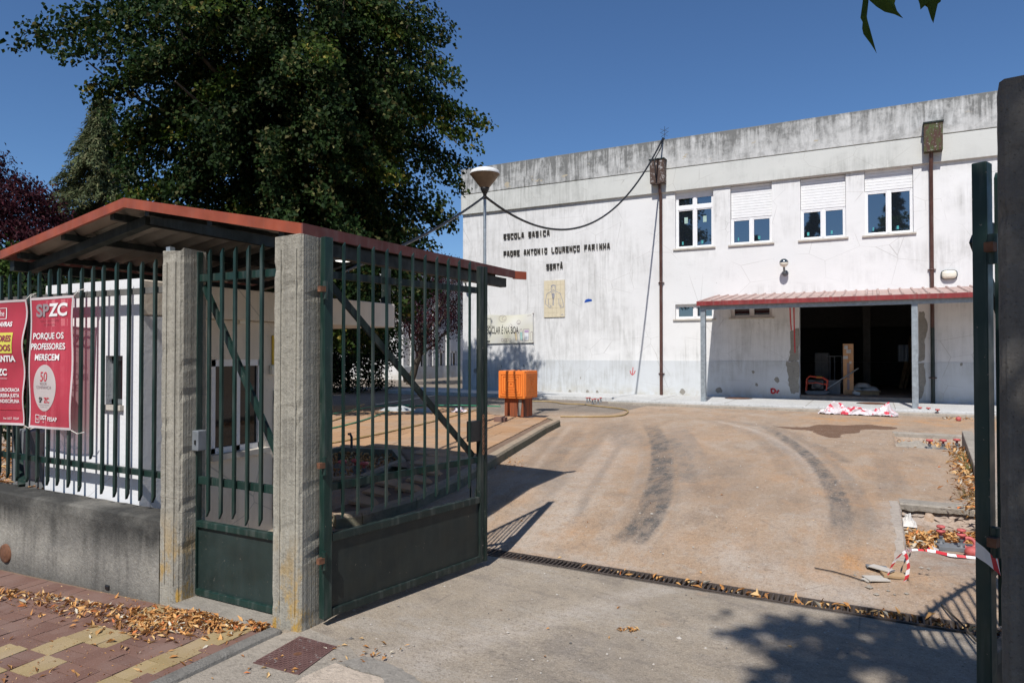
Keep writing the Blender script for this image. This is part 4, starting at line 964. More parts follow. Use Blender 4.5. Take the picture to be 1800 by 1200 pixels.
def kerb_run(pts, w, zf_top, zf_bot, inner, step=.9):
    d = [Vector((*p, 0)) for p in pts]; acc = []
    for a, b in zip(d, d[1:]):
        m_ = max(1, round((b-a).length/step))
        for i in range(m_): acc.append((a.lerp(b, i/m_), a.lerp(b, (i+1)/m_)))
    for a, b in acc:
        u = (b-a).normalized(); nrm = Vector((-u.y, u.x, 0))*inner; a2, b2 = a+u*.004, b-u*.004
        mb = MB(); vs = []
        for p in (a2, b2):
            zt, zb = zf_top(p.y), zf_bot(p.y); q = p+nrm*w; o_ = p-nrm*.0
            vs += [(o_.x, o_.y, zb), (o_.x, o_.y, zt-.03), (o_.x+nrm.x*.02, o_.y+nrm.y*.02, zt), (q.x, q.y, zt), (q.x, q.y, zb)]
        mb.add(vs, [(i, (i+1) % 5, 5+(i+1) % 5, 5+i) for i in range(5)]+[(4, 3, 2, 1, 0), (5, 6, 7, 8, 9)])
        mb.build('kerb_stone', M['kerb_moss'], isl)
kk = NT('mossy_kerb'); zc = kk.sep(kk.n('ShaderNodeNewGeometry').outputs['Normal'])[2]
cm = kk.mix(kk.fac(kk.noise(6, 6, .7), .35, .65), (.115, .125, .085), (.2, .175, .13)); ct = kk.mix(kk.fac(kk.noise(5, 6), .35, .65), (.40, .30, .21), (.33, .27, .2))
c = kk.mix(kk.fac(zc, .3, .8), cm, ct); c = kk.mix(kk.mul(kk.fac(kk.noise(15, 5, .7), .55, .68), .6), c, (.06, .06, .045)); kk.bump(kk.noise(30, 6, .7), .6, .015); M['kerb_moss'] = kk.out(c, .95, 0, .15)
kerb_run([backp[-1]]+kpt, .13, lambda y: zi(y)+.006, lambda y: zr(y)-.1, -1 if True else 1)
kerb_run(hole+[hole[0]], .09, lambda y: zi(y)+.012, lambda y: zr(y)-.1, 1, 1.2)
# pavers laid along the kerb
ka = math.atan2(kpt[0][1]-kpt[4][1], kpt[0][0]-kpt[4][0]); ux, uy = math.cos(ka), math.sin(ka); ps = .30
pmesh = MB().box((0, 0, -.015), (ps-.01, ps-.01, .03), taper=.985).mesh('paver', M['paver_island']); cand = []
kd_poly = kpt+[(-4.9, 4.9)]
for i in range(-45, 25):
    for j in range(-45, 25):
        x = kpt[4][0]+(i+.5+(.5 if j % 2 else 0))*ps*ux-(j+.5)*ps*uy; y = kpt[4][1]+(i+.5+(.5 if j % 2 else 0))*ps*uy+(j+.5)*ps*ux
        cs = [(x+a*ux*ps*.5-b*uy*ps*.5, y+a*uy*ps*.5+b*ux*ps*.5) for a in (-1, 1) for b in (-1, 1)]
        if not all(inpoly(*c_, poly) for c_ in cs) or any(inpoly(*c_, hole) for c_ in cs+[(x, y)]): continue
        if y < 4.4: continue
        px, py = proj(x, y, zi(y))
        dk = min(math.hypot(x-(a[0]+(b[0]-a[0])*t), y-(a[1]+(b[1]-a[1])*t)) for a, b in zip(kpt, kpt[1:]) for t in (0, .25, .5, .75, 1))
        if dk < .12: continue
        vis = 560 < px < 1000 and py < 930
        cand.append((0 if vis else 1, -py, x, y))
cand.sort(); rest = MB()
for q, (v_, py, x, y) in enumerate(cand):
    z = zi(y)+.004+random.uniform(-.002, .003); tl = math.atan(.0122 if y > 6.75 else .13)
    if q < 298 and v_ == 0: inst(pmesh, 'paver', (x, y, z), isl, (tl+random.uniform(-.008, .008), random.uniform(-.008, .008), ka+random.uniform(-.01, .01)))
    else: rest.box((x, y, z-.015), (ps-.01, ps-.01, .03), Euler((tl, 0, ka)).to_matrix())
if rest.v: tag(rest.build('paver', M['paver_island'], isl), kind='stuff')
pts = []
while len(pts) < 700:
    x, y = random.uniform(-8, -4), random.uniform(5, 10)
    if inpoly(x, y, hole): pts.append((x, y, zr(y)+.03+random.random()*.05))
litter('fallen_leaves', pts, 'rust brown leaves filling the square tree pit in the shade', (.05, .09), .6)

# red-capped irrigation valves
def valve(x, y, z, label, group, s=1.0, double=False, tilt=0):
    v = thing('pipe_valve', label, 'pipe valve', (x, y, z), group)
    b = MB().lathe((x, y, z), [(.03*s, 0), (.03*s, .02*s), (.018*s, .025*s), (.018*s, .085*s), (.024*s, .09*s), (.024*s, .11*s)], 12); b.box((x, y, z+.05*s), (.07*s, .03*s, .03*s)); b.build('body', M['pipe_grey'], v)
    c_ = MB(); z0 = z+.105*s
    c_.lathe((x, y, z0), [(.016*s, 0), (.016*s, .035*s), (.044*s, .04*s), (.05*s, .055*s), (.044*s, .068*s), (0, .072*s)], 14)
    if double: c_.lathe((x, y, z0+.055*s), [(.014*s, 0), (.014*s, .03*s), (.042*s, .036*s), (.046*s, .05*s), (.04*s, .062*s), (0, .066*s)], 14)
    c_.build('cap', M['red_plastic'], v); return v
for px, py, wd in ((602, 822, 'first'), (625, 820, 'second'), (640, 825, 'last')):
    x, y = top(px, py); valve(x, y, zr(y)+.02, f'red capped valve in the shaded tree pit, {wd} from the gate hinge', 'red capped irrigation valves', 1.1)

# ---------------------------------------------------------------- street lamp, block, planter
lx, ly = gr(852, 741, zi(11)); zb = zi(ly)
sl = thing('street_lamp', 'grey street lamp with an inverted cone shade beside the gate', 'street lamp', (lx, ly, zb))
MB().tube([(lx, ly, zb-.02), (lx, ly, 1.0), (lx, ly, 1.55)], [.052, .05, .05], 16).build('pole_sleeve', M['galv'], sl)
MB().lathe((lx, ly, 1.0), [(.05, -.004), (.0525, 0), (.05, .004)], 16).build('weld_ring', M['galv'], sl)
MB().tube([(lx, ly, 1.5), (lx, ly, 4.68)], [.032, .03], 14).build('pole', M['galv'], sl)
MB().lathe((lx, ly, 4.6), [(.03, 0), (.034, .0), (.034, .1), (.05, .12), (.085, .2), (.085, .215), (.03, .22)], 18).build('socket', M['black'], sl)
MB().lathe((lx, ly, 0), [(.085, 4.82), (.27, 5.06), (.285, 5.075)], 32).build('lamp_shade', M['lamp_shade'], sl)
MB().lathe((lx, ly, 0), [(.287, 5.075), (.29, 5.085), (.27, 5.14), (.2, 5.175), (.05, 5.195), (.04, 5.21), (0, 5.215)], 32).build('lamp_lid', M['lamp_rim'], sl)
x, y = top(880, 741); bt = MB(); R_ = Euler((0, 0, .15)).to_matrix()
bt.box((x, y, zi(y)+.045), (.22, .16, .085), R_); o = bt.build('concrete_block', M['paver_red'], None, .006); tag(o, 'pinkish brick block lying at the foot of the street lamp', 'block')
px_, py_ = gr(922, 731, zi(12.4)); cz0 = zi(py_)
xq, zt = at(922, 652, py_-.06); xl, _ = at(876, 675, py_-.06); zbm = at(922, 701, py_-.06)[1]
W_ = xq-xl; Y0 = py_-.06; D_ = W_; yb = Y0+D_
pl = thing('planter', 'bright orange concrete planter box with concentric square grooves', 'planter', ((xl+xq)/2, Y0+D_/2, cz0))
mb = MB(); t_ = .09
mb.bb(xl, xq, Y0, Y0+t_, zbm, zt); mb.bb(xl, xq, yb-t_, yb, zbm, zt); mb.bb(xl, xl+t_, Y0+t_, yb-t_, zbm, zt); mb.bb(xq-t_, xq, Y0+t_, yb-t_, zbm, zt); mb.bb(xl+t_, xq-t_, Y0+t_, yb-t_, zbm, zbm+.35)
mb.build('box', M['orange'], pl, .012)
hh = (zt-zbm)/2; zc = (zt+zbm)/2; ww = W_/2
for (f1, f2) in ((.94, .81), (.76, .63), (.58, .45), (.40, .26), (.21, .08)):
    a, b = f1, f2
    for side in range(2):
        mb = MB()
        for (u0, u1, v0, v1) in ((-a, a, b, a), (-a, a, -a, -b), (-a, -b, -b, b), (b, a, -b, b)):
            u0 *= .93; u1 *= .93; v0 *= .9; v1 *= .9
            if side == 0: mb.bb((xl+xq)/2+u0*ww, (xl+xq)/2+u1*ww, Y0-.016, Y0+.004, zc+v0*hh, zc+v1*hh)
            else: mb.bb(xq-.004, xq+.016, Y0+D_/2+u0*ww, Y0+D_/2+u1*ww, zc+v0*hh, zc+v1*hh)
        mb.build('raised_square', M['orange'], pl, .003)
mb = MB(); b0, b1 = xl+.10, xq-.07
mb.bb(b0, b1, Y0+.08, yb-.1, cz0-.03, zbm); mb.build('base', M['orange_stem'], pl, .01)
mb = MB(); mb.prism([(b1-.13, cz0), (b1-.06, cz0), (b1-.03, zbm-.03), (b1-.06, zbm), (b1-.10, zbm)], 'Y', Y0+.072, Y0+.12); mb.build('bare_concrete_chip', M['kerb'], pl)

# ---------------------------------------------------------------- hoses and sacks on the island
def hose(name, pp, r, mat, label, dz=.0, lane=False):
    pts = []
    for p in pp:
        x, y = (top(*p) if not lane else grz(*p)); pts.append((x, y))
    pts = smooth_poly(pts, 3); mb = MB()
    mb.tube([(x, y, (zi(y) if not lane else zr(y))+r+.006+dz) for x, y in pts], r, 6); o = mb.build(name, mat); tag(o, label, 'hose'); return o
hose('hose', [(560, 785), (650, 768), (740, 748), (820, 726), (842, 720)], .014, M['hose_yellow'], 'yellow hose stretched straight across the island behind the gate bars')
hose('hose', [(560, 759), (600, 751), (650, 737), (690, 720), (710, 714), (724, 717), (740, 713)], .014, M['hose_green'], 'green hose curving over the grey sacks on the island')
hose('hose', [(560, 746), (596, 738), (612, 728), (632, 714), (640, 712)], .014, M['hose_yellow'], 'short dusty yellow hose end near the left of the island')
hose('hose', [(730, 716), (800, 714.5), (850, 716), (880, 717)], .013, M['hose_green'], 'green hose lying along the rear edge of the island', .02)
hose('hose', [(560, 733), (600, 726), (660, 714.5), (720, 713)], .013, M['hose_green'], 'thin dark green hose at the shaded rear of the island')
hose('hose', [(660, 712), (720, 703), (775, 694), (795, 684)], .012, M['rope'], 'pale hose crossing the shaded lane towards the school corner', 0, True)
hose('hose', [(935, 706), (975, 707), (990, 711), (1020, 711), (1050, 715), (1090, 719), (1106, 723), (1100, 730), (1085, 733), (1040, 734), (985, 733.5)], .016, M['hose_yellow'], 'yellow hose looping over the driveway right of the orange planter', 0, True)
for q, (px, py, lab) in enumerate(((700, 722, 'folded grey cloth sack lying under the green hose'), (745, 725, 'second grey cloth sack with green wrapping on the island'))):
    x, y = top(px, py); mb = MB(); n = 14; W2, D2 = (.62, .34) if q == 0 else (.34, .16); vs = []
    for j in range(n):
        for i in range(n):
            u, v = i/(n-1)*2-1, j/(n-1)*2-1; h_ = .10*(1-u*u)**.6*(1-v**4)+.018*math.sin(5*u+3*v)*(1-u*u)*(1-v*v)
            vs.append((x+u*W2/2+.08*v, y+v*D2/2+.05*u, zi(y)+.006+h_))
    mb.add(vs, [(j*n+i, j*n+i+1, (j+1)*n+i+1, (j+1)*n+i) for j in range(n-1) for i in range(n-1)], 0, True); o = mb.build('cloth_sack', M['grey_cloth']); tag(o, lab, 'sack', 'sacks on the island')
x, y = top(808, 724); mb = MB(); n = 10; vs = []
for j in range(n):
    for i in range(n):
        u, v = i/(n-1)*2-1, j/(n-1)*2-1; vs.append((x+u*.17, y+v*.12, zi(y)+.01+.09*(1-u*u)*(1-v*v)+.02*math.sin(7*u+4*v)))
mb.add(vs, [(j*n+i, j*n+i+1, (j+1)*n+i+1, (j+1)*n+i) for j in range(n-1) for i in range(n-1)], 0, False); o = mb.build('plastic_bag', M['plastic']); tag(o, 'small white and red plastic bag beside the lamp post', 'plastic bag')
mb = MB(); x, y = top(618, 788); mb.tube([(x, y, zr(y)), (x, y, zi(y)+.16), (x-.03, y, zi(y)+.21), (x-.06, y, zi(y)+.2)], .018, 8); o = mb.build('pipe_stub', M['black']); tag(o, 'bent dark pipe stub rising from the corner of the tree pit', 'pipe')

# ---------------------------------------------------------------- white pavement before the school
YS = 20.02; ZP = .42
xw, yw = gr(1074, 702, ZP); yn = gr(950, 694, ZP)[1]
mb = MB(); mb.bb(-14.5, xw, yn, YS+.3, .1, ZP); mb.bb(xw, 10, yw, YS+.3, .1, ZP+.0)
# joints cut across the slab
o = mb.build('pavement', M['pale_concrete'], None, .015); tag(o, 'pale concrete pavement slab along the foot of the school wall', 'pavement', kind='structure')
mb = MB()
for x in np.arange(xw+1.1, 8, 1.85): mb.bb(x-.006, x+.006, yw+.01, YS-.01, ZP+.001, ZP+.004)
MBj = mb.build('slab_joint', M['kerb'], o)
mb = MB(); mb.bb(xw-.05, 10, yw-.14, yw-.004, .05, ZP-.05); kb = mb.build('rough_kerb', M['rim'], None, .02); tag(kb, 'broken rough concrete edge under the white pavement', 'kerb', kind='structure')
for px, py, lab in ((1298, 700, 'round rusty manhole cover in the pavement near the left canopy column'), (1534, 709, 'round rusty manhole cover in the pavement behind the plastic sheet')):
    x, y = gr(px, py, ZP); t = thing('manhole_cover', lab, 'manhole', (x, y, ZP), 'round manhole covers')
    MB().lathe((x, y, ZP+.004), [(.30, 0), (.30, .006), (.27, .008), (.268, .004), (.26, .004), (.258, .008), (0, .008)], 28).build('cover', M['rust'], t)
    MB().lathe((x, y, ZP+.003), [(.36, 0), (.36, .006), (.305, .007), (.302, 0)], 28).build('ring', M['grate'], t)

# ---------------------------------------------------------------- school building
def F(px, py): return at(px, py, YS)
XL_, XR_ = F(814, 299)[0], 9.0
zRoof, zGr, zBand, zDado = F(1200, 241.5)[1], 7.10, 6.425, F(1163, 633.6)[1]
zRoof = 7.99
sc = thing('school_building', 'long white two storey school with stained concrete parapet', 'school', (-4, YS, ZP))
WIN = [(F(1187, 400)[0], F(1254, 400)[0], 4.725, zBand-.01, 'tall', None), (F(1284, 400)[0], F(1357, 400)[0], 4.725, zBand-.01, 'sh', 5.495), (F(1407, 400)[0], F(1487, 400)[0], 4.725, zBand-.01, 'sh', 5.56), (F(1520, 400)[0], F(1606, 400)[0], 4.725, zBand-.01, 'sh', 5.89)]
LOW = [(F(1187, 545)[0], F(1255, 545)[0], 2.655, 3.09), (F(1285, 545)[0], F(1357, 545)[0], 2.655, 3.09)]
DX0, DX1, DZ = F(1405, 600)[0], F(1614, 600)[0], 3.02
holes = [(a, b, c, d) for a, b, c, d, *_ in WIN]+LOW+[(DX0, DX1, ZP-.2, DZ)]
mb = MB(); holed_wall(mb, 'Y', YS, .28, XL_, XR_, zDado, zBand, [h for h in holes if h[3] > zDado and h[2] >= zDado]+[(DX0, DX1, zDado, DZ)])
mb.build('wall', M['wall'], sc, fix=False)
mb = MB(); holed_wall(mb, 'Y', YS-.012, .28, XL_-.01, XR_, ZP-.3, zDado, [(DX0, DX1, ZP-.3, zDado)]); mb.quad((XL_, YS-.012, zDado), (XR_, YS-.012, zDado), (XR_, YS+.01, zDado), (XL_, YS+.01, zDado))
mb.build('dado', M['dado'], sc, fix=False)
mb = MB(); mb.bb(XL_-.01, XL_+.2, YS+.3, 34, 0, zBand); mb.bb(XR_-.2, XR_, YS+.3, 34, 0, zBand); mb.bb(XL_, XR_, 34, 34.2, 0, zBand); mb.quad((XL_, YS, 0), (XL_, YS+.31, 0), (XL_, YS+.31, zBand), (XL_, YS, zBand)); mb.build('wall', M['wall'], sc)
mb = MB(); mb.bb(XL_-.03, XR_, YS-.085, YS+.3, zBand, zGr-.012); mb.bb(XL_-.03, XL_+.25, YS+.3, 34.2, zBand, zGr-.012); mb.build('lower_band', M['band'], sc, .006)
mb = MB(); mb.bb(XL_-.03, XR_, YS-.085, YS+.25, zGr+.012, zRoof); mb.bb(XL_-.03, XL_+.25, YS+.25, 34.2, zGr+.012, zRoof); mb.build('parapet', M['parapet'], sc, .01)
MB().bb(XL_, XR_, YS-.06, YS+.2, zGr-.0125, zGr+.0125).build('shadow_groove', M['patch'], sc)
MB().bb(XL_+.2, XR_, YS+.3, 34, 7.2, 7.4).build('roof', M['patch'], sc)
mb = MB(); rx0, rx1, ry1 = DX0-1.2, DX1+1.5, 28.0
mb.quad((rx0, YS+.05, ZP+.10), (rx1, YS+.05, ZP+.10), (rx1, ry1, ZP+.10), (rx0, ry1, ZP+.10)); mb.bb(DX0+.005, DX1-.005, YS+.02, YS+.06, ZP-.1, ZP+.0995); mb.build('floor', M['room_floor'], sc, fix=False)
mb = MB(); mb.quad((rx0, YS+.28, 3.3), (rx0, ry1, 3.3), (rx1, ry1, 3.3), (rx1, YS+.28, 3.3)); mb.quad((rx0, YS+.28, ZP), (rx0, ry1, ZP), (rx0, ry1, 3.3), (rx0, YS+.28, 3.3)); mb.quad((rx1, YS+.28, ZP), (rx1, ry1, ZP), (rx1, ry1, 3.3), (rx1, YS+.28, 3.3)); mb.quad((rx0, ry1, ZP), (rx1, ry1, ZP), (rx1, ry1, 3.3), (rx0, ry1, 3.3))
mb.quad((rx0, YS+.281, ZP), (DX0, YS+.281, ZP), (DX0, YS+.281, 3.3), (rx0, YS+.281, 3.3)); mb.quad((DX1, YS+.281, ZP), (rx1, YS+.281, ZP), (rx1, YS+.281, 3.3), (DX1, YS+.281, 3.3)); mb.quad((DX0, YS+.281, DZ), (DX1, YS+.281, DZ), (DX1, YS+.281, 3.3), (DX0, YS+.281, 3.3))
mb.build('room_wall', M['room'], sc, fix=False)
MB().bb(DX0+1.5, DX0+1.7, 23.2, 23.4, ZP, 3.3).bb(rx0, rx1, 25, 25.1, 2.5, 3.3).build('room_column', M['room'], sc)
def stain_patch(pts, name, mat, d=.006, Y=YS-.012):
    mb = MB(); n = len(pts); mb.prism([F(*p) for p in pts], 'Y', Y-d, Y+.002); return mb.build(name, mat, sc)
def jag(pts, amp, n=5):
    out = []
    for a, b in zip(pts, pts[1:]+pts[:1]):
        for i in range(n): out.append((a[0]+(b[0]-a[0])*i/n+random.uniform(-amp, amp), a[1]+(b[1]-a[1])*i/n+random.uniform(-amp, amp)))
    return out
stain_patch(jag([(1388, 582), (1405, 576), (1404.5, 633), (1386, 636), (1390, 610)], 1.2, 6)[:-6], 'cement_patch', M['patch'], .004, YS)
stain_patch(jag([(1381, 636), (1404.5, 635), (1404.5, 690), (1390, 692), (1386, 668)], 1.5, 6), 'cement_patch', M['patch'], .005)
stain_patch(jag([(1614.5, 548), (1624, 548), (1631, 575), (1626, 600), (1625, 632), (1614.5, 636)], 1.2, 6), 'cement_patch', M['patch'], .004, YS)
stain_patch(jag([(1614.5, 638), (1624, 638), (1627, 670), (1620, 700), (1614.5, 702)], 1.2, 6), 'cement_patch', M['patch'], .005)
for cx_, cy_, r_ in ((1264, 686, 6), (1330, 676, 3), (1324, 653, 3), (1366, 668, 5), (1200, 688, 5), (836, 652, 4), (965, 690, 2.5), (1002, 688, 3), (1033, 688, 3), (1050, 690, 3.5), (1690, 640, 3)):
    stain_patch([(cx_+r_*random.uniform(.6, 1.2)*math.cos(a*.7), cy_+r_*random.uniform(.6, 1.4)*math.sin(a*.7)) for a in range(9)], 'flaked_patch', M['patch'], .002)
def strokes(name, lines, w, mat, parent, Y, d=.004, conv=None):
    mb = MB()
    for ln in lines:
        P = [Vector((F(*p)[0], Y, F(*p)[1])) if conv is None else conv(*p) for p in ln]
        for a, b in zip(P, P[1:]): mb.bar(a, b, w, d*2, up=(0, 1, 0))
    return mb.build(name, mat, parent)
strokes('paint_mark', [[(1113, 645), (1112.5, 653), (1111.5, 658)], [(1108, 651), (1109, 656), (1112, 659), (1115, 656), (1117, 651)]], .022, M['red_paint'], sc, YS-.013)
strokes('paint_mark', [[(1356, 683), (1356.5, 691), (1362, 690), (1363.5, 686), (1360, 683), (1355, 683.5)], [(1366, 691), (1367, 687), (1370, 686)]], .05, M['red_paint'], sc, YS-.013)
strokes('paint_run', [[(1388.5, 536), (1389.5, 560), (1391, 580)]], .03, M['red_paint'], sc, YS-.001); strokes('paint_run', [[(1395.5, 536), (1396, 570), (1397.5, 620)]], .03, M['red_paint'], sc, YS-.001)
for cx_, cy_ in ((1021, 664), (882, 644), (921, 643), (944, 644)): stain_patch([(cx_-.8, cy_-2), (cx_+.8, cy_-2), (cx_+.6, cy_+2), (cx_-.6, cy_+2)], 'chip', M['patch'], .003)

def window(x0, x1, z0, z1, kind, zs, seed):
    rr = random.Random(seed); y0, y1 = YS+.10, YS+.17; t_ = .05
    zt_ = zs if zs else (z1-.12 if kind == 'tall' else z1)
    mb = MB(); mb.bb(x0, x0+t_, y0, y1, z0, zt_); mb.bb(x1-t_, x1, y0, y1, z0, zt_); mb.bb(x0+t_, x1-t_, y0, y1, zt_-t_, zt_); mb.bb(x0+t_, x1-t_, y0, y1, z0, z0+t_)
    xm = (x0+x1)/2; mb.bb(xm-.036, xm+.036, y0-.012, y1, z0+t_, zt_-t_); ztop = zt_-t_
    if kind == 'tall': mb.bb(x0+t_, x1-t_, y0-.008, y1, zt_-.42, zt_-.31)
    w = mb.build('window', M['pvc'], sc, .006)
    vert = [(z0+t_, (zt_-.42 if kind == 'tall' else ztop))]+([(zt_-.31, ztop)] if kind == 'tall' else [])
    for (a, b) in ((x0+t_, xm-.036), (xm+.036, x1-t_)):
        for (c_, d_) in vert:
            f = MB(); e = .028; f.bb(a, a+e, y0+.005, y1-.01, c_, d_); f.bb(b-e, b, y0+.005, y1-.01, c_, d_); f.bb(a+e, b-e, y0+.005, y1-.01, d_-e, d_); f.bb(a+e, b-e, y0+.005, y1-.01, c_, c_+e); f.build('sash', M['pvc'], w, .004)
            p = MB().bb(a+.02, b-.02, y0+.035, y0+.045, c_+.02, d_-.02); p.build('pane', M['glass'], w)
    MB().bb(x0-.06, x1+.06, YS-.05, YS+.12, z0-.045, z0+.003).build('sill', M['sill'], w, .006)
    if zs or kind == 'tall':
        MB().bb(x0+.005, x1-.005, YS+.112, YS+.118, zt_+.002, z1-.002).build('shutter_back', M['label_paper'], w)
        sm = MB().box((0, 0, 0), (x1-x0-.02, .016, .069)).mesh('slat', M['shutter']); z = zt_+.034; 
        while z < z1: inst(sm, 'slat', ((x0+x1)/2, YS+.095+rr.uniform(-.001, .001), z), w, (.06, 0, 0)); z += .0755
    if kind != 'low':
        for a in (x0+t_+.1, xm+.17):
            MB().bb(a+rr.uniform(0, .04), a+.06, y0+.028, y0+.034, z0+.13, z0+.22).build('sticker', simple('teal_sticker', (.05, .38, .40), .5) if 'tealm' not in M else M['tealm'], w)
    if kind == 'tall':
        for a in (x0+.24, x1-.32): MB().bb(a, a+.1, y0+.028, y0+.034, z0+.75, z0+.93).build('sticker', M['sticker'], w)
    return w
M['sticker'] = simple('pale_green_sticker', (.35, .48, .42), .6)
M['tealm'] = simple('teal_sticker', (.06, .33, .33), .5)
for i, wv in enumerate(WIN): window(*wv, i)
for i, wv in enumerate(LOW): window(*wv, 'low', None, 20+i)

# rainwater hoppers and downpipes
for x0, x1, pxp, mm in ((F(1147, 300)[0], F(1174, 300)[0], F(1163, 500)[0], 'hopper'), (F(1621, 250)[0], F(1657, 250)[0], F(1638, 500)[0], 'hopper_moss')):
    mb = MB(); mb.prism([(YS-.088, 6.66), (YS-.33, 6.66), (YS-.38, 7.34), (YS-.088, 7.34)], 'X', x0+.02, x1-.02); h = mb.build('rain_hopper', M[mm], sc, .006)
    MB().bb(x0, x1, YS-.40, YS-.086, 7.34, 7.375).build('hopper_lip', M['green_dark'], h)
    mb = MB(); mb.tube([(pxp, YS-.16, 6.67), (pxp, YS-.16, 6.45), (pxp, YS-.075, 6.32), (pxp, YS-.075, 2.3)], .045, 12); dp = mb.build('downpipe', M['brown'], sc)
    MB().tube([(pxp, YS-.075, 2.3), (pxp, YS-.075, ZP)], .045, 12).build('lower_downpipe', M['green_dark'] if pxp > 0 else M['brown'], sc)
    for z in (3.75, 1.05): MB().lathe((pxp, YS-.075, z), [(.047, -.02), (.056, -.018), (.056, .018), (.047, .02)], 12).bb(pxp-.09, pxp+.09, YS-.05, YS-.02, z-.012, z+.012).build('pipe_clip', M['brown'], dp)

# raised name letters
G5 = {'E': [(0, 0, 0, 4), (0, 0, 2, 0), (0, 2, 1.7, 2), (0, 4, 2, 4)], 'S': [(0, 0, 2, 0), (2, 0, 2, 2), (0, 2, 2, 2), (0, 2, 0, 4), (0, 4, 2, 4)], 'C': [(0, 0, 0, 4), (0, 0, 2, 0), (0, 4, 2, 4), (2, 3.2, 2, 4)],
      'O': [(0, 0, 0, 4), (2, 0, 2, 4), (0, 0, 2, 0), (0, 4, 2, 4)], 'L': [(0, 0, 0, 4), (0, 0, 2, 0)], 'A': [(0, 0, .6, 4), (2, 0, 1.4, 4), (.3, 1.4, 1.7, 1.4), (.6, 4, 1.4, 4)], 'B': [(0, 0, 0, 4), (2, 0, 2, 4), (0, 0, 2, 0), (0, 2, 2, 2), (0, 4, 2, 4)],
      'I': [(1, 0, 1, 4)], 'P': [(0, 0, 0, 4), (0, 4, 2, 4), (2, 2, 2, 4), (0, 2, 2, 2)], 'D': [(0, 0, 0, 4), (0, 0, 1.7, 0), (0, 4, 1.7, 4), (2, .4, 2, 3.6)], 'R': [(0, 0, 0, 4), (0, 4, 2, 4), (2, 2, 2, 4), (0, 2, 2, 2), (1, 2, 2, 0)],
      'N': [(0, 0, 0, 4), (2, 0, 2, 4), (0, 4, 2, 0)], 'T': [(1, 0, 1, 4), (0, 4, 2, 4)], 'U': [(0, 0, 0, 4), (2, 0, 2, 4), (0, 0, 2, 0)], 'Ç': [(0, 0, 0, 4), (0, 0, 2, 0), (0, 4, 2, 4), (2, 3.2, 2, 4), (1, -.9, 1, 0)], 'F': [(0, 0, 0, 4), (0, 4, 2, 4), (0, 2, 1.7, 2)],
      'H': [(0, 0, 0, 4), (2, 0, 2, 4), (0, 2, 2, 2)], 'Ã': [(0, 0, .6, 4), (2, 0, 1.4, 4), (.3, 1.4, 1.7, 1.4), (.6, 4, 1.4, 4), (.3, 5.1, 1.7, 5.3)]}
nm = thing('name_lettering', 'dark raised letters naming the school high on the wall', 'lettering', (F(980, 440)[0], YS, 4.7))
for txt, pa, pb, pyb in (('ESCOLA BASICA', 886, 967, 421), ('PADRE ANTONIO LOURENÇO FARINHA', 886, 1073, 451), ('SERTÃ', 961, 990, 474)):
    xa, zb_ = F(pa, pyb if txt != 'SERTÃ' else 475); xb = F(pb, pyb)[0]; nch = len(txt); pit = (xb-xa)/(nch-.2); h_ = .178; cw = pit*.74
    zb_ = F((pa), pyb)[1]
    for i, ch in enumerate(txt):
        if ch == ' ': continue
        mb = MB(); sx, sz = cw/2.75, h_/4.75; tk = .75
        for q, (a, b, c_, d_) in enumerate(G5[ch]):
            x0 = xa+i*pit+(a+.37)*sx; x1 = xa+i*pit+(c_+.37)*sx; za, zb2 = zb_+(b+.37)*sz, zb_+(d_+.37)*sz
            yy = YS-.026-.0007*q
            if a == c_: mb.bb(x0-tk*sx/2, x0+tk*sx/2, yy-.018, yy+.018, min(za, zb2)-tk*sz/2, max(za, zb2)+tk*sz/2)
            elif b == d_: mb.bb(min(x0, x1)-tk*sx/2, max(x0, x1)+tk*sx/2, yy-.018, yy+.018, za-tk*sz/2, za+tk*sz/2)
            else: mb.bar((x0, yy, za), (x1, yy, zb2), tk*sx, .036, up=(0, 1, 0))
        mb.build('letter', M['letter'], nm)
# tile picture
ta, tz1 = F(957, 494); tb, tz0 = F(993, 557)
tp = thing('tile_mural', 'cream tile panel with a line drawing of a seated man', 'tile panel', ((ta+tb)/2, YS, tz0))
tw, th_ = (tb-ta)/5, (tz1-tz0)/8; tm = MB().box((0, 0, 0), (tw-.004, .02, th_-.004)).mesh('tile', M['cream_board'])
MB().bb(ta-.01, tb+.01, YS-.012, YS-.001, tz0-.01, tz1+.01).build('backing', M['sill'], tp)
for i in range(5):
    for j in range(8): inst(tm, 'tile', (ta+(i+.5)*tw, YS-.02+random.uniform(-.001, .001), tz0+(j+.5)*th_), tp)
cv = lambda u, v: Vector((ta+(tb-ta)*u, YS-.0325, tz1-(tz1-tz0)*v))
ell = lambda cx_, cy_, rx_, ry_, a0=0, a1=2*math.pi, n=16: [(cx_+rx_*math.cos(a0+(a1-a0)*i/n), cy_+ry_*math.sin(a0+(a1-a0)*i/n)) for i in range(n+1)]
strokes('drawing', [ell(.46, .22, .11, .085), ell(.46, .17, .115, .05, math.pi, 2*math.pi), [(.40, .2), (.44, .2)], [(.49, .2), (.53, .2)], [(.42, .26), (.5, .26)], [(.36, .29), (.14, .36), (.07, .55), (.06, .63), (.3, .74)], [(.56, .29), (.8, .36), (.93, .6), (.96, .73)], [(.36, .3), (.44, .5), (.44, .68)], [(.56, .3), (.47, .5), (.46, .68)], [(.42, .36), (.48, .36), (.5, .46), (.45, .52), (.41, .45), (.42, .36)], [(.44, .34), (.44, .5)], [(.46, .34), (.47, .5)], [(.3, .74), (.36, .70), (.3, .67)], [(.96, .73), (.8, .74), (.78, .7), (.86, .68)], [(.22, .5), (.24, .68)], [(.72, .5), (.74, .66), (.8, .7)], [(.84, .95), (.9, .92), (.94, .96)]], .012, M['ink'], tp, 0, .0015, cv)
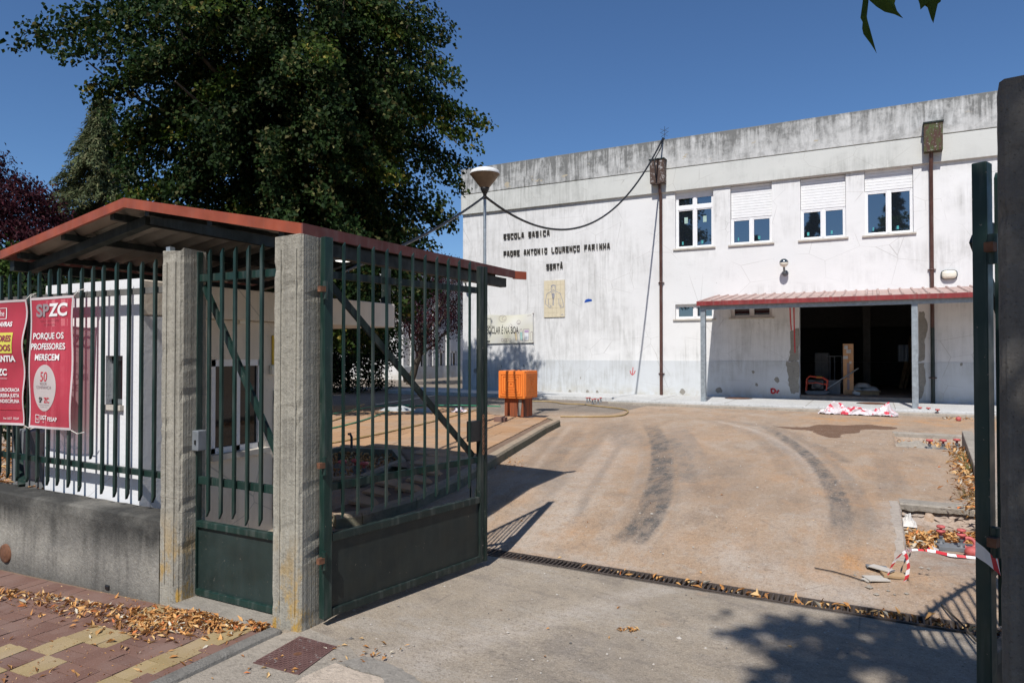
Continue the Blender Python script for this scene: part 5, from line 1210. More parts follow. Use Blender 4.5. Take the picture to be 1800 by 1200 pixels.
# recycling banner
bc = [F(848, 552), F(938, 551), F(938, 602), F(848, 604)]
bn = thing('recycling_banner', 'cream recycling banner with drawings nailed to the school wall', 'banner', (bc[0][0], YS, bc[0][1]))
def SB(u, v, d=0):
    x = (bc[0][0]*(1-u)+bc[1][0]*u)*(1-v)+(bc[3][0]*(1-u)+bc[2][0]*u)*v; z = (bc[0][1]*(1-u)+bc[1][1]*u)*(1-v)+(bc[3][1]*(1-u)+bc[2][1]*u)*v
    z -= .05*math.sin(math.pi*u)*(1-v)
    return Vector((x, YS-.05-.045*math.sin(math.pi*u)*math.sin(math.pi*v)-.03*math.sin(8*u+5*v)*(1-v)*min(1, 4*u*(1-u)+.2)-d, z))
mb = MB(); nu, nv = 30, 16
mb.add([SB(i/nu, j/nv) for j in range(nv+1) for i in range(nu+1)], [(j*(nu+1)+i, j*(nu+1)+i+1, (j+1)*(nu+1)+i+1, (j+1)*(nu+1)+i) for j in range(nv) for i in range(nu)], 0, True); mb.build('cloth', M['banner_vinyl'], bn, fix=False)
bw, bh = bc[1][0]-bc[0][0], bc[0][1]-bc[3][1]
for body, u, v, cap, al, xs_ in (('RECICLAR É NA BOA', .05, .66, .25, 'LEFT', .40), ('na minha escola sabe que', .04, .40, .03, 'LEFT', 1), ('ABELHINHA', .03, .16, .045, 'LEFT', .9), ('programa eco', .05, .20, .02, 'LEFT', 1)):
    vs_, fs_ = text_shape(body, cap, xs_, al, .0 if cap < .1 else .004); mb = MB(); mb.add([SB(u+p[0]/bw, v-p[1]/bh, .004) for p in vs_], fs_); mb.build('lettering', M['black_print'], bn, fix=False)
cb = lambda u, v: SB(u, v, .003)
strokes('drawing', [ell(.74, .27, .035, .07), ell(.74, .28, .018, .03, .3, 2.8, 8), ell(.42, .12, .07, .12), ell(.44, .12, .03, .06, 0, 5), [(.55, .35), (.6, .48), (.62, .38), (.58, .3)], [(.66, .62), (.68, .92), (.71, .92), (.72, .62), (.69, .55), (.66, .62)], [(.76, .55), (.76, .92), (.81, .92), (.81, .6), (.79, .5), (.76, .55)], [(.83, .52), (.84, .93), (.92, .93), (.93, .52), (.83, .52)], [(.95, .65), (.95, .93), (.99, .93), (.99, .62), (.95, .65)], ell(.52, .88, .02, .04), ell(.57, .88, .02, .04), [(.4, .84), (.4, .93), (.44, .93), (.44, .84), (.4, .84)], [(.46, .84), (.46, .93), (.5, .93), (.5, .84), (.46, .84)], [(.90, .06), (.97, .05)]], .010, M['grey_print'], bn, 0, .001, cb)['kind'] = 'stuff'
for (u0, u1, v0, v1, c_) in ((.765, .805, .62, .9, (.35, .55, .5)), (.845, .92, .56, .64, (.55, .4, .6)), (.845, .92, .66, .9, (.7, .72, .74)), (.67, .70, .62, .9, (.6, .5, .3)), (.06, .17, .90, .95, (.05, .05, .05))):
    mb = MB(); mb.quad(SB(u0, v0, .003), SB(u1, v0, .003), SB(u1, v1, .003), SB(u0, v1, .003)); mb.build('printed_shape', simple('banner_print', c_, .4), bn, fix=False)
for u, v in ((0, 0), (1, 0), (1, 1), (0, 1)): p = SB(u, v); MB().lathe((p.x, YS-.005, p.z), [(0, -.06), (.012, -.06), (.012, 0)], 8, axis='Y').build('nail', M['rust'], bn)
mb = MB(); mb.prism([F(*p) for p in ((1027, 532), (1029, 527), (1034, 525), (1040, 526), (1041, 529), (1036, 530))], 'Y', YS-.004, YS+.002); o = mb.build('paint_splash', M['blue_paint'], sc)

# globe lamps on curved brackets, oval bulkhead lamp
def globe_lamp(px, py, label):
    x, z = F(px, py); r_ = .115; yg = YS-.30
    x = at(px, py, yg)[0]; z = at(px, py, yg)[1]
    g = thing('wall_lamp', label, 'lamp', (x, YS, z-.2), 'round globe lamps on the school wall')
    top_ = [(r_*math.cos(t), r_*math.sin(t)) for t in np.linspace(.05, math.pi/2, 9)]; bot = [(r_*math.cos(t), r_*math.sin(t)) for t in np.linspace(-math.pi/2, .05, 9)]
    MB().lathe((x, yg, z), [(max(a, .0005), b) for a, b in bot], 24).build('globe', M['lamp_white'], g)
    MB().lathe((x, yg, z), [(max(a, .0005)*1.01, b*1.01) for a, b in top_], 24).build('cap', M['steel_cap'], g)
    MB().tube([(x, YS, z-.25), (x, YS-.12, z-.26), (x, YS-.24, z-.21), (x, yg, z-.09)], .028, 10).build('bracket', M['steel_cap'], g)
    MB().lathe((x, YS-.01, z-.25), [(0, -.06), (.06, -.05), (.085, -.01), (.085, .01)], 18, axis='Y').build('wall_plate', M['pipe_grey'], g)
globe_lamp(1378, 462, 'round globe lamp with mirrored cap above the entrance canopy'); globe_lamp(818, 492, 'round globe lamp with mirrored cap at the far left school corner')
x, z = F(1668, 483); g = thing('bulkhead_lamp', 'cream oval bulkhead lamp above the canopy roof at right', 'lamp', (x, YS, z))
mb = MB(); el = [(.16*math.copysign(abs(math.cos(t))**.6, math.cos(t)), .105*math.copysign(abs(math.sin(t))**.6, math.sin(t))) for t in np.linspace(0, 2*math.pi, 25)[:-1]]
mb.prism([(x+a*1.12, z+b*1.12) for a, b in el], 'Y', YS-.05, YS); mb.build('base', M['steel_cap'], g)
mb = MB(); n = len(el); rings = []
for q, d in ((1, .05), (.97, .09), (.8, .115), (.4, .125)): rings += [(x+a*q, YS-d, z+b*q) for a, b in el]
mb.add(rings, [(k_*n+i, k_*n+(i+1) % n, (k_+1)*n+(i+1) % n, (k_+1)*n+i) for k_ in range(3) for i in range(n)], 0, True); mb.add(rings[-n:], [tuple(range(n))]); mb.build('diffuser', M['lamp_white'], g)

# ---------------------------------------------------------------- canopy over the school entrance
YC = gr(1238, 705, ZP)[1]; YE = YC-.16
x0c, zf1 = at(1225, 530, YE); zf0 = at(1400, 533, YE)[1]; zf0 = at(1225, 537.5, YE)[1]; x1c = 3.4
zbk = at(1275, 519, YS)[1]
cn = thing('entrance_canopy', 'pink ribbed metal canopy on grey posts over the school entrance', 'canopy', (x0c, YE, ZP))
for px, py in ((1236.5, 705), (1608.5, 716)):
    x = at(px, 650, YC)[0]; MB().bb(x-.062, x+.062, YC-.05, YC+.07, ZP, zf0-.02).build('canopy_post', M['galv'], cn, .004)
x = 3.3; MB().bb(x-.06, x+.06, YC-.05, YC+.07, ZP, zf0-.02).build('canopy_post', M['galv'], cn, .004)
MB().bb(x0c+.05, x1c, YC-.06, YC+.08, zf0-.1, zf0+.02).build('front_beam', M['galv'], cn)
sl_ = (zbk-zf1)/(YS-YE)
mb = MB(); mb.bb(x0c, x1c, YE-.012, YE+.012, zf0, zf1); mb.build('front_edge', M['canopy_edge'], cn)
MB().prism([(YE, zf0), (YE, zf1), (YS, zbk), (YS, zbk-.06)], 'X', x0c-.012, x0c+.012).build('side_edge', M['canopy_edge'], cn)
for x in (x0c+.12, -1.6, .8, x1c-.1): MB().prism([(YC, zf0-.06), (YC, zf0+.015), (YS-.01, zbk-.09), (YS-.01, zbk-.16)], 'X', x-.03, x+.03).build('rafter', M['galv'], cn)
x = x0c
rm = MB(); rm.prism([(-.035, 0), (-.018, .038), (.018, .038), (.035, 0)], 'Y', 0, math.hypot(YS-YE, zbk-zf1)-.03); rmesh = rm.mesh('rib', M['canopy_roof'])
while x < x1c-.1:
    x2 = min(x+1.0, x1c); MB().prism([(YE+.013, zf1-.012), (YE+.013, zf1-.002), (YS-.002, zbk-.004), (YS-.002, zbk-.014)], 'X', x-.001, x2+.012).build('roof_sheet', M['canopy_roof'], cn)
    for i in range(4):
        if x+.125+.25*i < x1c: inst(rmesh, 'rib', (x+.125+.25*i, YE+.014, zf1-.002), cn, (math.atan(sl_)*.985, 0, 0))
    x = x2

# ---------------------------------------------------------------- things standing in and by the doorway
def on_floor(px, py, z=ZP+.10): return gr(px, py, z)
zf = ZP+.10
x, y = at(1436, 690, 20.75)[0], 20.75; cp = thing('plate_compactor', 'plate compactor with red tube frame and long handle in the doorway', 'machine', (x, y, zf))
MB().prism([(x-.3, zf+.06), (x-.22, zf), (x+.24, zf), (x+.34, zf+.07), (x+.32, zf+.1), (x-.28, zf+.1)], 'Y', y-.2, y+.2).build('base_plate', M['pipe_grey'], cp, .01)
mb = MB(); mb.box((x+.02, y, zf+.27), (.3, .28, .24)); mb.lathe((x+.03, y-.15, zf+.27), [(.11, -.03), (.12, 0), (.12, .02)], 18, axis='Y'); mb.lathe((x+.03, y-.17, zf+.27), [(0, -.02), (.05, -.015), (.08, 0), (.1, .01)], 16, axis='Y'); mb.box((x-.14, y, zf+.34), (.16, .22, .13)); mb.build('engine', M['engine'], cp, .015)
mb = MB()
for s_ in (-.19, .19): mb.tube([(x-.27, y+s_, zf+.1), (x-.25, y+s_, zf+.42), (x-.18, y+s_, zf+.5), (x+.16, y+s_, zf+.46), (x+.27, y+s_, zf+.38), (x+.25, y+s_, zf+.12)], .016, 8); mb.tube([(x-.26, y+s_, zf+.3), (x, y+s_, zf+.33), (x+.26, y+s_, zf+.27)], .012, 6)
for xx_, zz_ in ((-.18, .5), (.16, .46), (-.25, .12)): mb.tube([(x+xx_, y-.19, zf+zz_), (x+xx_, y+.19, zf+zz_)], .014, 6)
mb.build('tube_frame', M['machine_red'], cp)
MB().box((x+.06, y, zf+.47), (.16, .12, .06)).build('fuel_cap', M['yellow'], cp, .02)
hx, hz = at(1508, 647, y); mb = MB(); mb.tube([(x+.2, y-.15, zf+.12), (hx, y-.12, hz), (hx+.02, y+.12, hz), (x+.2, y+.15, zf+.12)], .014, 8); mb.build('handle', M['galv'], cp)
y = 21.05; x = at(1491, 687, y)[0]; xa, _ = at(1482, 650, y); xb, zt_ = at(1500, 604, y)
cd = thing('cardboard_carton', 'tall upright brown carton with paper labels just inside the entrance', 'carton', ((xa+xb)/2, y, zf))
MB().bb(xa, xb, y, y+.32, zf, zt_).build('carton_body', M['cardboard'], cd, .006)
MB().bb((xa+xb)/2-.003, (xa+xb)/2+.003, y-.003, y, zf+.1, zt_-.05).build('seam', M['orange_stem'], cd)
for u, v, w_, h_ in ((.3, .93, .35, .07), (.55, .85, .45, .07), (.25, .73, .45, .06), (.7, .63, .2, .05), (.5, .47, .25, .3), (.5, .2, .22, .2)):
    cxx, czz = xa+(xb-xa)*u, zf+(zt_-zf)*v; MB().bb(cxx-(xb-xa)*w_/2, cxx+(xb-xa)*w_/2, y-.006-.001*v, y-.0005, czz-(zt_-zf)*h_/2, czz+(zt_-zf)*h_/2).build('label', M['label_paper'] if v > .6 else M['grey_print'], cd)
y = 22.2; xa, _ = at(1432, 650, y); xb, zt_ = at(1457, 620, y)
t = thing('metal_cabinet', 'dark grey metal cabinet standing behind the plate compactor', 'cabinet', (xa, y, zf)); MB().bb(xa, xb, y, y+.5, zf, zt_).build('cabinet_body', M['engine'], t, .01); MB().bb((xa+xb)/2-.004, (xa+xb)/2+.004, y-.004, y, zf+.05, zt_-.05).build('door_gap', M['black'], t)
xa, _ = at(1459, 650, 21.8); xb, zt_ = at(1480, 626, 21.8)
t = thing('trestle', 'thin steel trestle frame beside the tall carton', 'trestle', (xa, 21.8, zf)); mb = MB()
for xx_ in (xa, xa+.12, xb): mb.tube([(xx_, 21.8, zf), (xx_, 21.8, zt_)], .015, 6)
mb.tube([(xa-.1, 21.8, zt_), (xb, 21.8, zt_)], .015, 6); mb.build('frame', M['pipe_grey'], t)
xa, _ = at(1455, 650, 21.0); xb, zt_ = at(1477, 667, 21.0)
t = thing('plastic_crate', 'grey plastic crate on the floor between compactor and carton', 'crate', (xa, 21.0, zf)); mb = MB(); mb.bb(xa, xb, 21.0, 21.35, zf, zt_-.03); mb.bb(xa-.02, xb+.02, 20.98, 21.37, zt_-.09, zt_-.02); mb.build('crate_body', M['pipe_grey'], t, .01)
for i in range(3): MB().bb(xa+.03+(xb-xa-.06)*i/3, xa-.01+(xb-xa-.04)*(i+1)/3, 20.99, 21.0, zf+.05, zf+.18).build('recess', M['pipe_grey'], t)
y = 21.1; x = at(1520, 688, y)[0]; pt = thing('pallet', 'low wooden pallet loaded with grey bags on the hall floor', 'pallet', (x, y, zf))
for i in range(3): MB().bb(x-.45, x+.35, y+.02+.22*i, y+.10+.22*i, zf, zf+.09).build('bearer', M['wood'], pt)
for i in range(6): MB().bb(x-.47+.15*i, x-.36+.15*i, y, y+.56, zf+.09, zf+.112).build('slat', M['wood'], pt)
for i, (dx, dz) in enumerate(((-.22, 0), (.18, 0), (0, .09))):
    mb = MB(); n = 9; vs = []
    for j in range(n):
        for k_ in range(n):
            u, v = k_/(n-1)*2-1, j/(n-1)*2-1; vs.append((x-.05+dx+u*.22, y+.28+v*.26, zf+.115+dz+.11*(1-u**4)*(1-v**4)))
    mb.add(vs, [(j*n+k_, j*n+k_+1, (j+1)*n+k_+1, (j+1)*n+k_) for j in range(n-1) for k_ in range(n-1)], 0, True); o = mb.build('cement_bag', M['grey_cloth']); tag(o, ('left lower grey cement bag on the low pallet', 'right lower grey cement bag on the low pallet', 'topmost grey cement bag on the low pallet')[i], 'bag', 'cement bags on the pallet')
y = 21.0; x = at(1505, 688, y)[0]; mb = MB(); mb.box((x, y-.12, zf+.05), (.18, .12, .1), (0, .3, .4)); o = mb.build('paper_bag', M['label_paper'], None, .02); tag(o, 'small crumpled white paper bag in front of the pallet', 'bag')
xa, z1_ = at(1578, 606, 23); xb, z0_ = at(1597, 635, 23); t = thing('hanging_sheet', 'pale blue plastic sheet hanging in the dark entrance hall', 'plastic sheet', (xa, 23, z0_)); mb = MB(); vs = []
for j in range(9):
    for i in range(9): vs.append((xa+(xb-xa)*i/8, 23+.03*math.sin(i*1.3), z0_+(z1_-z0_)*j/8))
mb.add(vs, [(j*9+i, j*9+i+1, (j+1)*9+i+1, (j+1)*9+i) for j in range(8) for i in range(8)], 0, True); mb.build('sheet', simple('blue_film', (.12, .15, .19), .4), t)
for i in range(2):
    x, y = on_floor(1590+6*i, 682); mb = MB(); mb.bar((x-.1, y, zf), (x+.25, y+.5, zf+1.7), .14, .03); o = mb.build('plank', M['wood']); tag(o, ('left one of two planks leaning in the dark entrance hall', 'right one of two planks leaning in the dark entrance hall')[i], 'plank', 'planks leaning in the hall')

# crumpled printed sheet by the pavement edge
x0_, y0_ = grz(1440, 727); x1_, y1_ = grz(1577, 728); mb = MB(); nu, nv = 70, 26; vs = []
zb_ = zr(y0_)
from mathutils import noise as mn
hump = lambda u: .10+.26*math.exp(-((u-.24)/.12)**2)+.14*math.exp(-((u-.5)/.13)**2)+.22*math.exp(-((u-.88)/.12)**2)
for j in range(nv+1):
    for i in range(nu+1):
        u, v = i/nu, j/nv; p = Vector((u*7, v*3, 0))
        h_ = hump(u)*math.sin(math.pi*min(1, v*1.05))**.7*(.7+.9*mn.noise(p*1.3+Vector((3, 1, 0))))*min(1, u*9)*min(1, (1-u)*9)+.07*abs(mn.noise(p*3.1))+.05*abs(mn.noise(p*6))
        vs.append((x0_+(x1_-x0_)*u+.08*mn.noise(p*2+Vector((9, 0, 0))), y0_-.12+.42*v+.08*mn.noise(p*1.7), zb_+.01+max(0, h_)*.72))
mb.add(vs, [(j*(nu+1)+i, j*(nu+1)+i+1, (j+1)*(nu+1)+i+1, (j+1)*(nu+1)+i) for j in range(nv) for i in range(nu)], 0, False); o = mb.build('plastic_sheet', M['plastic'], fix=False); tag(o, 'crumpled white plastic sheeting printed red along the pavement edge', 'plastic sheet')

# valves along the pavement edge, in the two pits and the left group
for i, (px, py) in enumerate(((1617, 728), (1632, 729), (1648, 732))):
    x, y = grz(px, py); valve(x, y, zr(y), 'red capped valve under the pavement edge, '+('first', 'second', 'third')[i]+' from the canopy post', 'red capped irrigation valves', .95)
for i, (px, py) in enumerate(((1032, 707), (1036.5, 707), (1041.5, 710), (1046, 709), (1051.5, 710), (1056, 707))):
    x, y = grz(px, py); valve(x, y, zr(y), ('leftmost', 'second', 'third', 'fourth', 'fifth', 'rightmost')[i]+' tiny red capped valve in the row right of the orange planter', 'red capped irrigation valves', .8)
x, y = grz(1685, 740); mb = MB(); mb.lathe((x, y, zr(y)), [(.02, 0), (.045, .02), (.05, .05), (.04, .08), (0, .095)], 14); o = mb.build('loose_cap', M['red_plastic']); tag(o, 'loose red plastic cap lying right of the pavement edge valves', 'cap')
for i, (px, py) in enumerate(((1634, 788), (1658, 788), (1682, 787))):
    x, y = grz(px, py, -.08); valve(x, y, zr(y)-.12, 'red topped valve in the upper shallow pit, '+('first', 'second', 'third')[i]+' from its left end', 'red capped irrigation valves', 1.05)
xa, ya = grz(1627, 790, -.1); xb, yb_ = grz(1686, 789, -.1); o = MB().bar((xa, ya-.1, zr(ya)-.10), (xb, yb_-.1, zr(yb_)-.10), .12, .05).build('board', M['pipe_grey']); tag(o, 'grey board carrying the valves in the upper shallow pit', 'board')
o = MB(); x, y = grz(1606, 785, -.1); n = 12
mb = MB(); vs = [(x+.35*u+.1*v, y+.3*v, zr(y)-.12+.14*(1-u*u)*(1-v*v)*(.7+.5*mn.noise(Vector((u*3, v*3, 0))))) for v in np.linspace(-1, 1, n) for u in np.linspace(-1, 1, n)]
mb.add(vs, [(j*n+i, j*n+i+1, (j+1)*n+i+1, (j+1)*n+i) for j in range(n-1) for i in range(n-1)], 0, False); o = mb.build('rubble_heap', M['rim']); tag(o, 'small heap of grey rubble in the upper shallow pit', 'rubble', kind='stuff')
PZ = .03
for i, (px, py) in enumerate(((1654, 955), (1690, 962))):
    x, y = gr(px, py, PZ+.04); valve(x, y, PZ+.03, ('valve with two stacked red caps at the left end of the grey board', 'valve with two stacked red caps near the gate end of the grey board')[i], 'double capped valves in the lower pit', .74, True)
xa, ya = gr(1646, 964, PZ); xb, yb_ = gr(1760, 973, PZ); o = MB().bar((xa, ya, PZ+.025), (xb, yb_, PZ+.025), .16, .035).build('board', M['pipe_grey'], None, .004); tag(o, 'grey board lying in the lower pit under two red capped valves', 'board')
x, y = gr(1703, 962, PZ+.04); t_ = [(x+.045*math.cos(a), y+.02*math.sin(a), PZ+.075+.04*math.sin(a)) for a in np.linspace(0, 2*math.pi, 15)]; o = MB().tube(t_, .016, 8, cap=False).build('red_ring', M['red_plastic']); tag(o, 'red plastic ring standing on the grey board', 'ring')
x, y = gr(1709, 978, PZ); o = MB().lathe((x, y, PZ), [(.03, 0), (.052, .02), (.055, .045), (.04, .075), (0, .085)], 14).build('loose_cap', M['red_plastic']); tag(o, 'loose red cap lying before the grey board by the gate', 'cap')

# broken slab edge above the lower pit
pe = thing('slab_edge', 'broken concrete slab edge with crumbling earth face above the lower pit', 'slab edge', (.2, 7.8, .1)); pe['kind'] = 'structure'
mb = MB(); nx_ = 70; nz_ = 10; vs = []; zt_ = zr(7.8)
for j in range(nz_+1):
    for i in range(nx_+1):
        u = i/nx_; x = .205+2.6*u; v = j/nz_; p = Vector((x*7, v*3.5, 1))
        lump = mn.noise(p)*.06+mn.noise(p*2.7)*.035+.02*mn.noise(p*6)
        vs.append((x, 7.80-(.16*(1-v)**1.6)+lump*1.4*(.4+.6*(1-v)), PZ-.02+(zt_-.05-PZ+.02)*v+lump*.35))
mb.add(vs, [(j*(nx_+1)+i, j*(nx_+1)+i+1, (j+1)*(nx_+1)+i+1, (j+1)*(nx_+1)+i) for j in range(nz_) for i in range(nx_)], 0, False); mb.build('earth_face', M['soil'], pe, fix=False)
mb = MB(); vs = []
for i in range(nx_+1):
    x = .205+2.6*i/nx_; e = .03*mn.noise(Vector((x*5, 0, 3)))+.02*mn.noise(Vector((x*15, 0, 3)))
    vs += [(x, 7.95, zt_+.004), (x, 7.735+e*.5, zt_+.006), (x, 7.725+e, zt_-.01), (x, 7.735+e*1.4, zt_-.062+e*.5), (x, 7.85, zt_-.07)]
mb.add(vs, [(i*5+j, (i+1)*5+j, (i+1)*5+j+1, i*5+j+1) for i in range(nx_) for j in range(4)]); mb.build('slab', M['rim'], pe, fix=False)
lp = [grz(1577, 886), grz(1579, 905), (.2, 6.9), (.2, 6.35)]
mb = MB(); vs = []
for i in range(25):
    y = 6.0+1.8*i/24; e = .012*mn.noise(Vector((y*7, 2, 0))); vs += [(.12+e*2, y, zr(y)+.003), (.195+e, y, zr(y)+.006), (.21+e, y, zr(y)-.02), (.215, y, -.02)]
mb.add(vs, [(i*4+j, (i+1)*4+j, (i+1)*4+j+1, i*4+j+1) for i in range(24) for j in range(3)]); mb.build('side_slab', concrete('pale_edge', (.5, .43, .36), (.42, .36, .3), .1, 40), pe, fix=False)
pts = []
for _ in range(900):
    px, py = random.uniform(1588, 1740), random.gauss(945, 5)
    if px > 1690: py += (px-1690)*.1
    x, y = gr(px, py, PZ+.02); x = max(x, .24); pts.append((x, min(y, 7.35), PZ+.01+random.random()*.035))
for _ in range(70): x, y = gr(random.gauss(1630, 12), random.gauss(962, 3), PZ); pts.append((x, y, PZ+.01+random.random()*.03))
litter('fallen_leaves', pts, 'dry orange leaves heaped under the broken slab edge', (.045, .09), .8)
x, y = gr(1597, 925, PZ); mb = MB(); n = 12; vs = [(x+u*.07+.02*mn.noise(Vector((u*4, v*4, 1))), y+v*.06, PZ+.01+.13*(1-u*u)*(1-v*v)*(.7+.9*mn.noise(Vector((u*3, v*3, 5))))) for v in np.linspace(-1, 1, n) for u in np.linspace(-1, 1, n)]
mb.add(vs, [(j*n+i, j*n+i+1, (j+1)*n+i+1, (j+1)*n+i) for j in range(n-1) for i in range(n-1)]); o = mb.build('plastic_bag', M['label_paper']); tag(o, 'small clear plastic bag at the left end of the leaf heap', 'plastic bag')
# rim and side kerb of the upper pit
mb = MB(); mb.bb(.26, 1.36, 13.58, 13.74, zr(13.6)-.2, zr(13.6)+.02); o = mb.build('pit_rim', M['rim'], None, .02); tag(o, 'pale concrete rim along the back of the upper shallow pit', 'kerb', kind='structure')
ka_, kb_ = grz(1697, 792), grz(1716, 850); d_ = Vector((kb_[0]-ka_[0], kb_[1]-ka_[1])); d_.normalize()
A_, B_ = Vector(ka_)-d_*1.3, Vector(kb_)+d_*2.0; nn = Vector((-d_.y, d_.x)); nn = nn if nn.x > 0 else -nn
for i in range(5):
    a, b = A_.lerp(B_, i/5)+d_*.006, A_.lerp(B_, (i+1)/5)-d_*.006
    q = [a, b, b+nn*.14, a+nn*.14]; mb = MB()
    vs = [(p.x, p.y, zr(p.y)-.1) for p in q]+[(p.x, p.y, zr(p.y)+.15) for p in q]; mb.add(vs, [(0, 1, 2, 3), (7, 6, 5, 4), (0, 4, 5, 1), (1, 5, 6, 2), (2, 6, 7, 3), (3, 7, 4, 0)]); o = mb.build('kerb_stone', M['rim'], None, .012)
    tag(o, 'upright concrete kerb stone bordering the right side of the driveway', 'kerb', 'kerb stones right of the driveway', 'structure')
mb = MB(); q = [A_+nn*.14, B_+nn*.14, B_+nn*6, A_+nn*6]; vs = [(p.x, p.y, zr(p.y)+.13) for p in q]; mb.add(vs, [(0, 1, 2, 3)]); o = mb.build('verge', M['soil']); tag(o, 'earth verge behind the right-hand kerb stones', 'verge', kind='structure')
pts = []
for _ in range(420):
    t = random.random(); c_ = Vector(ka_).lerp(B_, t); p = c_-nn*abs(random.gauss(.05, .10)); pts.append((p.x, p.y, zr(p.y)+.01+random.random()*.04))
for _ in range(260):
    x, y = random.uniform(.32, 1.3), random.uniform(12.0, 13.5); pts.append((x, y, zr(y)-.12+random.random()*.04))
for _ in range(60): x, y = grz(random.uniform(1655, 1712), random.gauss(735, 2)); pts.append((x, y, zr(y)+.01))
litter('fallen_leaves', pts, 'dry leaves drifted along the right kerb and in the upper pit', (.05, .10), .8)
def tuft(px, py, h, n, label, c_):
    x, y = grz(px, py); z = zr(y); C = []; D = []
    for _ in range(n):
        a = random.uniform(0, 6.28); r_ = random.random()*.10; l = h*random.uniform(.4, 1); dv = Vector((math.cos(a)*.5, math.sin(a)*.5, 1)).normalized(); C.append(Vector((x+math.cos(a)*r_, y+math.sin(a)*r_, z))+dv*l*.5); D.append(dv*l)
    D = np.array(D); o = leaves('weed_tuft', C, D, unit(n), np.linalg.norm(D, axis=1), .006, pick_cols(n, c_, [.6, .4]), M['leaf']); return tag(o, label, 'weeds', 'dry weeds by the right kerb', 'stuff')
tuft(1705, 878, .17, 60, 'dry branching weed at the corner above the broken slab', [(.28, .2, .1), (.16, .15, .06)]); tuft(1696, 815, .22, 40, 'dry grassy weeds beside the right kerb', [(.25, .22, .1), (.12, .16, .05)]); tuft(1710, 832, .2, 40, 'greenish weeds against the right kerb', [(.25, .22, .1), (.10, .16, .04)])

g7 = lambda px, py: (*gr(px, py, .03), .035)
ribbon('barrier_tape', [g7(560, 874), g7(585, 874), g7(603, 870), g7(620, 862)], .045, 'strip of red and white tape on the ground behind the open gate leaf', (0, .7, .7), .06)
# striped tape, tile scraps and wire near the drain
x, y = gr(1576, 1024, .04); y5 = y
def lp_(px, py, yy=y5): a, z = at(px, py, yy); return (a, yy, z)
ribbon('barrier_tape', [lp_(1556, 1024), lp_(1562, 1006), lp_(1573, 985), lp_(1588, 968), lp_(1594, 978), lp_(1597, 995), lp_(1594, 1015), lp_(1588, 1024)], .028, 'loop of red and white barrier tape standing on the driveway', (.75, .2, .6), .04)
g_ = lambda px, py: (*gr(px, py, .04), .045)
ribbon('barrier_tape', [lp_(1589, 968), g_(1603, 967), g_(1630, 968), g_(1645, 970), g_(1670, 976), g_(1716, 981)], .028, 'red and white tape trailing along the ground to the lower pit', (0, .8, .6), .07)
ribbon('barrier_tape', [g_(1616, 962), g_(1626, 957), g_(1640, 966), g_(1650, 970)], .05, 'bunched red tape end among the leaves in the lower pit', (.3, .5, .8), .12)
for i, (px, py, w_, d_2, r_, zz) in enumerate(((1540, 1022, .15, .11, .5, .012), (1541, 1009, .14, .06, .2, .02), (1550, 1014, .16, .07, -.5, .035), (1524, 1023, .05, .06, .9, .01))):
    x, y = gr(px, py, .04); o = MB().box((x, y, zr(y)+zz), (w_, d_2, .008), (.02*i, .02, r_)).build('tile_scrap', M['sill'] if i != 1 else M['pipe_grey']); tag(o, ('largest flat grey tile scrap before the loop of striped tape', 'dark slate scrap lying behind the largest tile scrap', 'angled grey tile scrap touching the loop of striped tape', 'smallest tile scrap at the end of the thin dark wire')[i], 'tile scrap', 'tile scraps on the driveway')
x, y = gr(1573, 1020, .04); o = MB().box((x, y, zr(y)+.015), (.17, .09, .016), (.1, .05, .3)).build('wood_scrap', M['wood']); tag(o, 'splintered piece of plywood lying inside the tape loop', 'plywood scrap')
mb = MB(); mb.tube([(*gr(p, q, .02), zr(gr(p, q, .02)[1])+.012) for p, q in ((1432, 1009), (1465, 1015), (1490, 1021), (1515, 1028), (1533, 1030))], .004, 5); o = mb.build('wire', M['black']); tag(o, 'thin dark wire lying on the dusty driveway', 'wire')
for _ in range(9):
    px, py = random.choice(((1529, 1037), (1541, 1044), (1561, 1041), (1594, 1046), (1618, 1016), (1632, 1018), (1572, 1047), (1500, 1003), (1486, 1040)))
mbs = MB()
for px, py, s in ((1529, 1037, .03), (1541, 1046, .02), (1561, 1042, .016), (1594, 1047, .016), (1619, 1016, .02), (1632, 1018, .02), (1572, 1047, .012), (1503, 1020, .015), (673, 1129, .012), (727, 1129, .011)):
    x, y = gr(px, py, .02); vs = [Vector((random.uniform(.7, 1.3)*a*s, random.uniform(.7, 1.3)*b*s, c_*s*.6)) for a, b, c_ in ((1, 0, 0), (-1, 0, 0), (0, 1, 0), (0, -1, 0), (0, 0, 1), (0, 0, -1))]; mbs.add([v+Vector((x, y, zr(y)+s*.3)) for v in vs], oct_f)
o = mbs.build('rubble', M['rim']); tag(o, 'a few larger pale stones around the tile scraps', 'rubble', kind='stuff')

